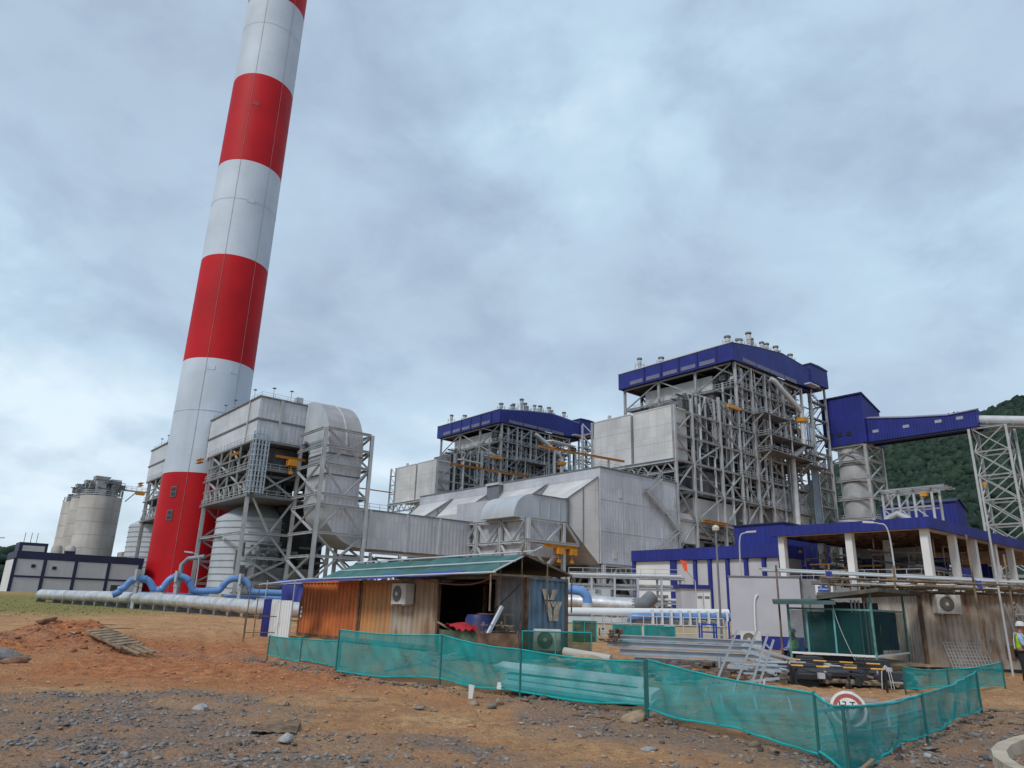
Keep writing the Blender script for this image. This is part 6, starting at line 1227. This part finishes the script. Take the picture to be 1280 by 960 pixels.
# yellow and black hurdle
hd = wt('hurdle', 'low yellow and black striped pipe hurdle in front of the net hut', 'hurdle', (8.5, 19.3, 0)); YB = mat('tape_yellow', (.62, .30, .03), .5, 0, .15, 4)
for (a, b, n) in (((7.45, 19.7, .52), (9.4, 18.7, .55), 7), ((7.7, 20.5, .62), (9.7, 19.5, .62), 7), ((9.4, 18.7, .55), (9.75, 19.5, .6), 2), ((7.45, 19.7, .52), (7.7, 20.5, .6), 2)):
    for k in range(n): A, B = Vector(a), Vector(b); hd.bar('striped_tube', A.lerp(B, k / n), A.lerp(B, (k + 1) / n), 0.04, YB if k % 2 == 0 else BLK, shape='C')
for x, y in ((7.45, 19.7), (9.4, 18.7), (7.7, 20.5), (9.75, 19.5)): hd.bar('leg', (x, y, 0), (x, y, .54), .055, BLK, shape='C')
t = wt('junk_heap', 'dark heap of cables, bags and scrap under the hurdle', 'scrap', (8.6, 20, 0)); clutter(t, 'pieces', (7.5, 19.6, .02), (10.6, 22.0, .4), 90, 105, DARK, .03, .12); clutter(t, 'pale_pieces', (7.8, 19.4, .1), (10.2, 21.5, .45), 16, 106, PANG, .01, .03); clutter(t, 'wood_pieces', (7.8, 19.4, .05), (10.8, 21.5, .35), 24, 107, WOOD, .02, .06)
t = wt('white_rope', 'white rope tied to the right corner of the striped hurdle', 'rope', (9.78, 19.45, .3))
for a in (-.16, -.06, .08, .15): t.put(t.mb().tube(smooth_path([(9.78, 19.42, .60), (9.78 + a * .7, 19.4, .45), (9.78 + a, 19.38, .05)], 3), .009, 5), 'strand', PANW)
# round road sign lying behind the net
sgn = Thing('road_sign', 'round white road sign with red ring leaning behind the near net', 'sign', (5.28, 11.75, .42)); q = Vector((-.35, -1, .35)).to_track_quat('Z', 'Y'); sgn.e.rotation_mode = 'QUATERNION'; sgn.e.rotation_quaternion = q
def disc(r0, r1, z0, z1, n=36):
    mb = MB(); mb.loft([[(r * math.cos(2 * PI * k / n), r * math.sin(2 * PI * k / n), z) for k in range(n)] for r, z in ((r0, z0), (r1, z0), (r1, z1), (r0, z1), (r0, z0))], False); return mb
SR = .26
sgn.put(disc(.001, SR, -.015, 0), 'plate', mat('sign_white', (.62, .60, .57), .5, 0, .1, 6, rust=.2)); sgn.put(disc(SR * .62, SR * .84, .001, .004), 'red_ring', mat('sign_red', (.36, .05, .04), .5))
def stroke(x, y, w, h): sgn.put(MB().box((x * .85, y * .85 + .01, .001), ((x + w) * .85, (y + h) * .85 + .01, .004)), 'numeral', mat('sign_ink', (.03, .035, .05), .6))
stroke(-.15, -.02, .022, .13); [stroke(-.09, y, .06, .02) for y in (-.02, .035, .09)]; stroke(-.05, -.02, .02, .13); stroke(.03, .09, .09, .02); stroke(.064, -.02, .022, .11)

# ---------------------------------------------------------------- people
def skinned(name, pts, edges, m, parent, root=0, sub=2):
    me = bpy.data.meshes.new(name); names = list(pts); me.from_pydata([pts[k][:3] for k in names], [(names.index(a), names.index(b)) for a, b in edges], []); me.update()
    o = bpy.data.objects.new(name, me); COL.objects.link(o); o.parent = parent; me.materials.append(m)
    md = o.modifiers.new('skin', 'SKIN'); md.use_smooth_shade = True; md.branch_smoothing = 0.3
    if not me.skin_vertices: return o
    for i, k in enumerate(names):
        r = pts[k][3]; me.skin_vertices[0].data[i].radius = r if isinstance(r, tuple) else (r, r); me.skin_vertices[0].data[i].use_root = (i == root)
    s = o.modifiers.new('smooth', 'SUBSURF'); s.levels = sub; s.render_levels = sub
    return o
SKN = mat('skin', (.30, .155, .10), .55, 0, .08, 8); SHIRT = mat('shirt_blue', (.26, .38, .55), .8, 0, .1, 6); VEST = mat('vest_lime', (.38, .62, .02), .6, 0, .1, 5); TROU = mat('trousers_black', (.015, .016, .02), .8); HELM = mat('helmet_grey', (.52, .53, .52), .45, 0, .1, 6); BOOT = mat('boots', (.025, .02, .018), .6)
def worker(label, loc, rz, seated=False):
    t = Thing('person', label, 'person', loc, rz)
    hz = .52 if seated else .93      # hip height; local +X is forward
    J = dict(pel=(0, 0, hz, (.15, .12)), spine=(0.02, 0, hz + .2, (.145, .11)), chest=(.03, 0, hz + .40, (.165, .12)), neck=(.05, 0, hz + .55, .06), head=(.10, 0, hz + .66, (.085, .095)), crown=(.09, 0, hz + .78, (.075, .085)))
    for s, k in ((1, 'l'), (-1, 'r')):
        J['sh' + k] = (.03, s * .19, hz + .47, .062); J['el' + k] = (.08, s * .25, hz + .20, .05); J['wr' + k] = (.30, s * .16, hz + .16, .034); J['pm' + k] = (.37, s * .13, hz + .17, (.03, .042))
        if seated: J['hp' + k] = (.02, s * .10, hz - .02, .095); J['kn' + k] = (.45, s * .14, hz + .02, .07); J['an' + k] = (.45, s * .14, .09, .045); J['to' + k] = (.62, s * .15, .05, .04)
        else: J['hp' + k] = (0, s * .10, hz - .06, .1); J['kn' + k] = (.03, s * .12, .5, .07); J['an' + k] = (-.02, s * .12, .09, .045); J['to' + k] = (.16, s * .14, .045, .042)
    E_ = [('pel', 'spine'), ('spine', 'chest'), ('chest', 'neck'), ('neck', 'head'), ('head', 'crown')]
    for k in 'lr':
        E_ += [('chest', 'sh' + k), ('sh' + k, 'el' + k), ('el' + k, 'wr' + k), ('wr' + k, 'pm' + k), ('pel', 'hp' + k), ('hp' + k, 'kn' + k), ('kn' + k, 'an' + k), ('an' + k, 'to' + k)]
        w = Vector(J['pm' + k][:3]); s = 1 if k == 'l' else -1
        for i, (dy, ln) in enumerate(((.033, .07), (.012, .085), (-.01, .08), (-.03, .06))):
            a, b = f'f{k}{i}a', f'f{k}{i}b'; J[a] = (w.x + .03 + ln * .5, w.y + s * dy, w.z + .0, .0095); J[b] = (w.x + .03 + ln, w.y + s * dy, w.z - .03, .008); E_ += [('pm' + k, a), (a, b)]
        J['th' + k] = (w.x + .02, w.y - s * .055, w.z + .025, .011); J['tt' + k] = (w.x + .06, w.y - s * .06, w.z + .03, .009); E_ += [('pm' + k, 'th' + k), ('th' + k, 'tt' + k)]
    body = skinned('body', J, E_, SKN, t.e)
    def grow(keys, d, **ov):
        out = {}
        for k in keys: x, y, z, r = J[k]; r = r if isinstance(r, tuple) else (r, r); out[k] = (x, y, z, tuple(q + d for q in r))
        out.update(ov); return out
    ks = ['pel', 'spine', 'chest', 'shl', 'ell', 'wrl', 'shr', 'elr', 'wrr']; ed = [e for e in E_ if e[0] in ks and e[1] in ks]; skinned('shirt', grow(ks, .014), ed, SHIRT, t.e)
    kv = ['pel', 'spine', 'chest', 'shl', 'shr']; ed = [e for e in E_ if e[0] in kv and e[1] in kv]; vv = grow(kv, .026); vest = skinned('vest', vv, ed, VEST, t.e)
    kt = ['pel', 'hpl', 'knl', 'anl', 'hpr', 'knr', 'anr']; ed = [e for e in E_ if e[0] in kt and e[1] in kt]; tr = grow(kt, .02); skinned('trousers', tr, ed, TROU, t.e)
    for k in 'lr': skinned('boot', {'a': (*J['an' + k][:3], .06), 'b': (J['to' + k][0] * .5 + J['an' + k][0] * .5, J['to' + k][1], .055, .052), 'c': (*J['to' + k][:3], .048)}, [('a', 'b'), ('b', 'c')], BOOT, t.e, sub=1)
    hx, hy, hzz = J['head'][:3]
    t.put(MB().lathe((hx - .01, 0, hzz + .065), [(.165, 0), (.125, .005), (.12, .05), (.10, .10), (.06, .13), (.01, .14)], 20), 'helmet', HELM, smooth=True)
    t.put(MB().loft([[(hx + .08, -.012, hzz + .02), (hx + .08, .012, hzz + .02), (hx + .085, 0, hzz + .03)], [(hx + .118, -.02, hzz - .02), (hx + .118, .02, hzz - .02), (hx + .10, 0, hzz - .0)]]), 'nose', SKN)
    for s in (-1, 1): t.put(MB().lathe((hx + .085, s * .033, hzz + .02), [(.001, -.009), (.011, 0), (.001, .009)], 8), 'eye', BLK); t.put(MB().lathe((hx - .005, s * .095, hzz), [(.004, -.035), (.018, -.01), (.02, .015), (.004, .035)], 8), 'ear', SKN)
    t.put(MB().box((hx + .084, -.026, hzz - .052), (hx + .096, .026, hzz - .044)), 'mouth', mat('lip', (.2, .07, .06), .6))
    for s in (-1, 1): t.put(MB().tube([(-.14, s * .09, hz + .08), (-.14, s * .1, hz + .3), (-.1, s * .12, hz + .52), (.1, s * .12, hz + .50), (.19, s * .1, hz + .3), (.19, s * .09, hz + .08)], .014, 6), 'reflective_strip', PANW, smooth=True)
    t.put(MB().box((.36, -.16, hz + .145), (.52, .14, hz + .16)), 'paper', PANW)
    return t
worker('standing worker in pale helmet, lime vest and blue sleeves at the right edge', (15.33, 22.3, 0), R(-35))
worker('worker in a lime vest sitting behind the netting of the hut, low at its left', (10.3, 26.6, -.06), R(200), True)

# ---------------------------------------------------------------- kerb, pallet, loose timber, rocks, gravel
kb = wt('kerb', 'curved concrete kerb at the bottom right corner', 'kerb', (7.2, 11, 0)); kp = smooth_path([(5.98, 8.4, 0), (6.12, 9.4, 0), (6.62, 10.4, 0), (7.55, 11.4, 0), (9.1, 12.5, 0), (11.5, 13.7, 0)], 2)
for a, b in zip(kp, kp[1:]):
    d = (b - a).normalized(); n = Vector((-d.y, d.x, 0)); a2 = a + d * .012; b2_ = b - d * .012
    kb.put(kb.mb().hexa([tuple(c + n * w + Vector((0, 0, z))) for z, ww in ((-.1, .12), (.13, .085)) for c, w in ((a2, -ww), (b2_, -ww), (b2_, ww), (a2, ww))]), 'kerbstone', mat('kerb_beige', (.44, .37, .29), .85, 0, .15, 1.5, bump=.3, bs=12))
pv = wt('paving', 'strip of dark wet tarmac beyond the kerb', 'road', (9, 10, 0)); del pv.e['category']; del pv.e['label']; pv.e['kind'] = 'structure'
pv.put(pv.mb().prism([(6.35, 8.2, .03), (6.45, 9.2, .03), (6.95, 10.1, .03), (7.85, 11.05, .03), (9.3, 12.1, .03), (11.7, 13.3, .03), (16, 12, .03), (14, 6, .03)], (0, 0, .03)), 'tarmac', mat('tarmac', (.055, .055, .06), .6, 0, .2, 2, bump=.3, bs=40))
pl = Thing('broken_pallet', 'broken wooden pallet lying on the slope of the red earth mound', 'pallet', (-12.0, 23.5, .36)); pl.e.rotation_euler = (R(6), R(6), R(-42))
for k in range(7): pl.put(MB().box((-1.9 + k * .42, -.28, .06), (-1.62 + k * .42, .38, .085)), 'deck_board', WOOD)
for y in (-.26, .04, .34): pl.put(MB().box((-1.95, y - .04, 0), (1.15, y + .04, .06)), 'bearer', WOOD)
for y in (-.2, 0, .22): pl.put(MB().box((.9, y - .05, .02), (2.3, y + .05, .06)), 'slat', WOOD)
for k, (p, q, lab) in enumerate((((-16.2, 29.6, .62), (-15.5, 30.0, .6), 'short plank end on top of the red earth mound, left of two'), ((-15.0, 28.9, .5), (-14.6, 29.7, .5), 'short plank end on top of the red earth mound, right of two'), ((1.1, 13.6, .06), (2.5, 13.1, .06), 'brown stick lying on the gravel before the middle net'), ((2.45, 12.7, .05), (3.2, 13.2, .08), 'thin bamboo cane on the ground below the near net'), ((4.2, 9.2, .05), (4.55, 9.6, .1), 'stub of bamboo beside the corner post of the near net'), ((-3.1, 14.4, .04), (-2.3, 14.3, .05), 'flat pale splinter of wood on the clay'), ((9.6, 15.6, .06), (12.3, 15.4, .07), 'long board lying on the soil right of the near net'), ((9.0, 14.0, .05), (10.4, 13.0, .05), 'thin cane on the soil near the kerb'))):
    g0 = gh((p[0] + q[0]) / 2, (p[1] + q[1]) / 2) if k > 1 else 0
    tag(bar(None, 'timber_piece', (p[0], p[1], p[2] + g0), (q[0], q[1], q[2] + g0), (.16, .16, .05, .03, .05, .07, .12, .03)[k], WOOD, .03, 'B'), lab, 'timber', 'loose timber on the ground')
t = wt('marker_stake', 'small white pointed stake standing in front of the middle net', 'stake', (-.62, 15.0, 0)); t.put(t.mb().prism([(-.66, 15.0, 0), (-.58, 15.0, 0), (-.55, 15.0, .26), (-.66, 15.0, .28)], (0, .03, 0)), 'stake', PANW)
t = Thing('sacking_piece', 'flat piece of torn brown sacking pressed into the gravel', 'sacking', (-3.2, 11.2, gh(-3.2, 11.2) + .02), R(10)); t.put(MB().add(*sheet((-.3, -.55, .02), (.3, -.5, .02), (.28, .55, .03), (-.25, .6, .03), sag=-.04, seed=2.2)), 'sacking', mat('sacking_brown', (.21, .135, .085), .9, 0, .3, 8, bump=.5, bs=60), smooth=True)
iv1, if1 = ico(2); iv0, if0 = ico(1)
def rock_verts(iv, rg, s):
    d = rg.normal(size=(9, 3)); q = iv.copy(); q = q * rg.uniform(.85, 1.15, len(q))[:, None]
    for n in d: n = n / np.linalg.norm(n); h = q @ n; q -= np.maximum(0, h - rg.uniform(.3, .6))[:, None] * n * .97
    return q * np.array([rg.uniform(.8, 1.3), rg.uniform(.7, 1.1), rg.uniform(.35, .65)]) * s * 1.35
RKG = mat('rock_grey', (.22, .212, .21), .85, 0, .25, 5, bump=.6, bs=25); RKT = mat('rock_tan', (.30, .215, .14), .9, 0, .25, 5, bump=.6, bs=25); RKR = mat('rock_red', (.24, .13, .085), .9, 0, .25, 5, bump=.6, bs=25); RKP = mat('rock_pale', (.36, .35, .345), .85, 0, .2, 5, bump=.5, bs=25)
rg = np.random.default_rng(21)
for x, y, s, m, lab in ((-13.2, 19.9, .48, RKP, 'large pale boulder at the left edge below the red mound'), (-12.3, 19.3, .28, RKR, 'reddish boulder beside the large pale one'), (-15.9, 26.0, .36, RKR, 'rounded reddish boulder on the near flank of the earth mound'), (-14.0, 24.6, .12, RKP, 'small pale stone on the red mound'),
    (-7.6, 11.0, .17, RKG, 'grey angular rock on the gravel at the lower left'), (-7.35, 10.4, .15, RKP, 'bigger pale angular rock at the lower left'), (-4.9, 12.6, .16, RKP, 'flat pale slab on the gravel left of centre'), (-2.75, 10.0, .12, RKP, 'flat pale slab near the bottom edge'), (-3.75, 13.3, .10, RKT, 'small pointed tan stone at the gravel edge'),
    (2.3, 13.1, .23, RKT, 'tan boulder in front of the joint of two net barriers'), (-.05, 14.4, .12, RKT, 'tan cobble before the middle net, right of two'), (-.5, 14.3, .13, RKT, 'tan cobble before the middle net, left of two'), (-1.45, 13.6, .09, RKG, 'grey cobble on the clay in the middle'), (-1.2, 13.5, .09, RKT, 'brown cobble beside the grey one on the clay'), (-.2, 14.0, .10, RKG, 'grey cobble below the middle net post'),
    (5.6, 10.3, .09, RKP, 'white stone on the soil below the right wing of the near net'), (6.0, 10.9, .12, RKG, 'grey stone on the soil below the right wing of the near net'), (5.4, 10.75, .13, RKR, 'reddish clod below the right wing of the near net'), (6.35, 10.2, .10, RKG, 'dark grey stone close to the kerb'), (2.0, 10.6, .10, RKP, 'pale flat stone on the dark gravel right of centre'), (-2.0, 18.0, .14, RKR, 'brown clod under the middle net'), (-6.4, 21.8, .2, RKT, 'pale tan block under the low left net'), (1.1, 12.0, .06, RKP, 'small pale pebble on the clay right of centre')):
    V_ = rock_verts(iv1, rg, s); me_o = arr_mesh('rock', V_, if1, m, False); me_o.location = (x, y, gh(x, y) + s * .22); me_o.rotation_euler = (0, 0, rg.uniform(0, 6)); tag(me_o, lab, 'rock', 'rocks lying about')
def scatter(name, label, n, area, dens, smin, smax, m, seed):
    rg = np.random.default_rng(seed); var = [rock_verts(iv0 if smax > .06 else ico(1)[0], rg, 1.0) for _ in range(14)]; VV = []; FF = []; c = 0; tries = 0
    while c < n and tries < n * 14:
        tries += 1; x, y = rg.uniform(area[0], area[1]), area[2] + (area[3] - area[2]) * rg.uniform() ** 1.5
        if rg.uniform() > dens(x, y): continue
        s = smin * (smax / smin) ** (rg.uniform() ** 3.4); q = var[rg.integers(14)]; th = rg.uniform(0, 6.28); cc, ss = math.cos(th), math.sin(th)
        w = np.stack([q[:, 0] * cc - q[:, 1] * ss, q[:, 0] * ss + q[:, 1] * cc, q[:, 2]], 1) * s + [x, y, gh(x, y) + s * .15]; VV.append(w); FF.append(if0 + c * len(q)); c += 1
    o = arr_mesh(name, np.concatenate(VV), np.concatenate(FF), m, False); tag(o, label, name.replace('_', ' '), kind='stuff'); return o
def pebble_mat(name, cs):
    m = bpy.data.materials.new(name); m.use_nodes = True; t = m.node_tree; b = t.nodes['Principled BSDF']; b.inputs['Roughness'].default_value = .8; b.inputs['Specular IOR Level'].default_value = .25
    g = t.nodes.new('ShaderNodeNewGeometry'); t.links.new(ramp(t, g.outputs['Random Per Island'], [(i / (len(cs) - 1), c) for i, c in enumerate(cs)]), b.inputs['Base Color']); return m
scatter('gravel', 'crushed grey stone strewn over the foreground', 24000, (-12, 11, 8.2, 17.5), lambda x, y: gmask(x, y)[0] ** 1.5 * (.10 + .90 * sm(-.15, .3, nz3(x, y, .8, 12.0))), .006, .055, pebble_mat('gravel_stone', [(.10, .094, .092), (.15, .141, .139), (.18, .173, .171), (.23, .224, .222), (.26, .19, .14)]), 31)
scatter('soil_clods', 'loose clods and small stones strewn over the bare earth', 14000, (-20, 14, 8.5, 34), lambda x, y: (1 - gmask(x, y)[0]) * (.35 + .65 * gmask(x, y)[2]), .006, .06, pebble_mat('clod', [(.24, .115, .058), (.36, .19, .095), (.44, .26, .14), (.25, .19, .15), (.45, .31, .20)]), 33)
scatter('mound_clods', 'dark red clods heaped on the earth mound', 1100, (-19, -10.5, 20.5, 29), lambda x, y: min(1, 1.2 * math.exp(-(((x + 15.1) / 3.0) ** 2 + ((y - 24.8) / 2.8) ** 2))), .015, .12, pebble_mat('mound_clod', [(.20, .07, .038), (.29, .105, .055), (.38, .155, .08), (.24, .11, .07)]), 37)
def under_fence(x, y): fy = float(np.interp(x, [-8, -4, 0, 2.6, 4.0, 9.5], [23.2, 19.0, 15.4, 13.6, 9.6, 15.2])); return max(0, 1 - abs(y - fy + .1) / .8)
scatter('rubble_strip', 'dark stones and rubbish heaped along the foot of the net barriers', 3200, (-8, 10, 9, 24), under_fence, .012, .10, pebble_mat('rubble_stone', [(.05, .045, .045), (.10, .09, .085), (.16, .15, .15), (.20, .15, .11), (.09, .06, .045)]), 35)
# dry grass tufts on the field
rg = np.random.default_rng(41); VV = []; FF = []; n = 0
for _ in range(14000):
    x, y = rg.uniform(-75, -6), rg.uniform(30, 100)
    if rg.uniform() > gmask(x, y)[1] * .9 + .05: continue
    h = rg.uniform(.02, .07); a = rg.uniform(0, 6.28); w = rg.uniform(.04, .12); z = gh(x, y); VV.append([(x - w * math.cos(a), y - w * math.sin(a), z - .01), (x + w * math.cos(a), y + w * math.sin(a), z - .01), (x + rg.uniform(-.08, .08), y + rg.uniform(-.08, .08), z + h)]); FF.append((n, n + 1, n + 2)); n += 3
o = arr_mesh('grass', np.array(VV).reshape(-1, 3), np.array(FF), leaf_mat('dry_grass', (.13, .12, .04), (.19, .165, .06), (.27, .205, .095))); tag(o, 'short olive and straw coloured grass on the left field', 'grass', kind='stuff')
# no haze is built; its blue sits in the forest leaf colours
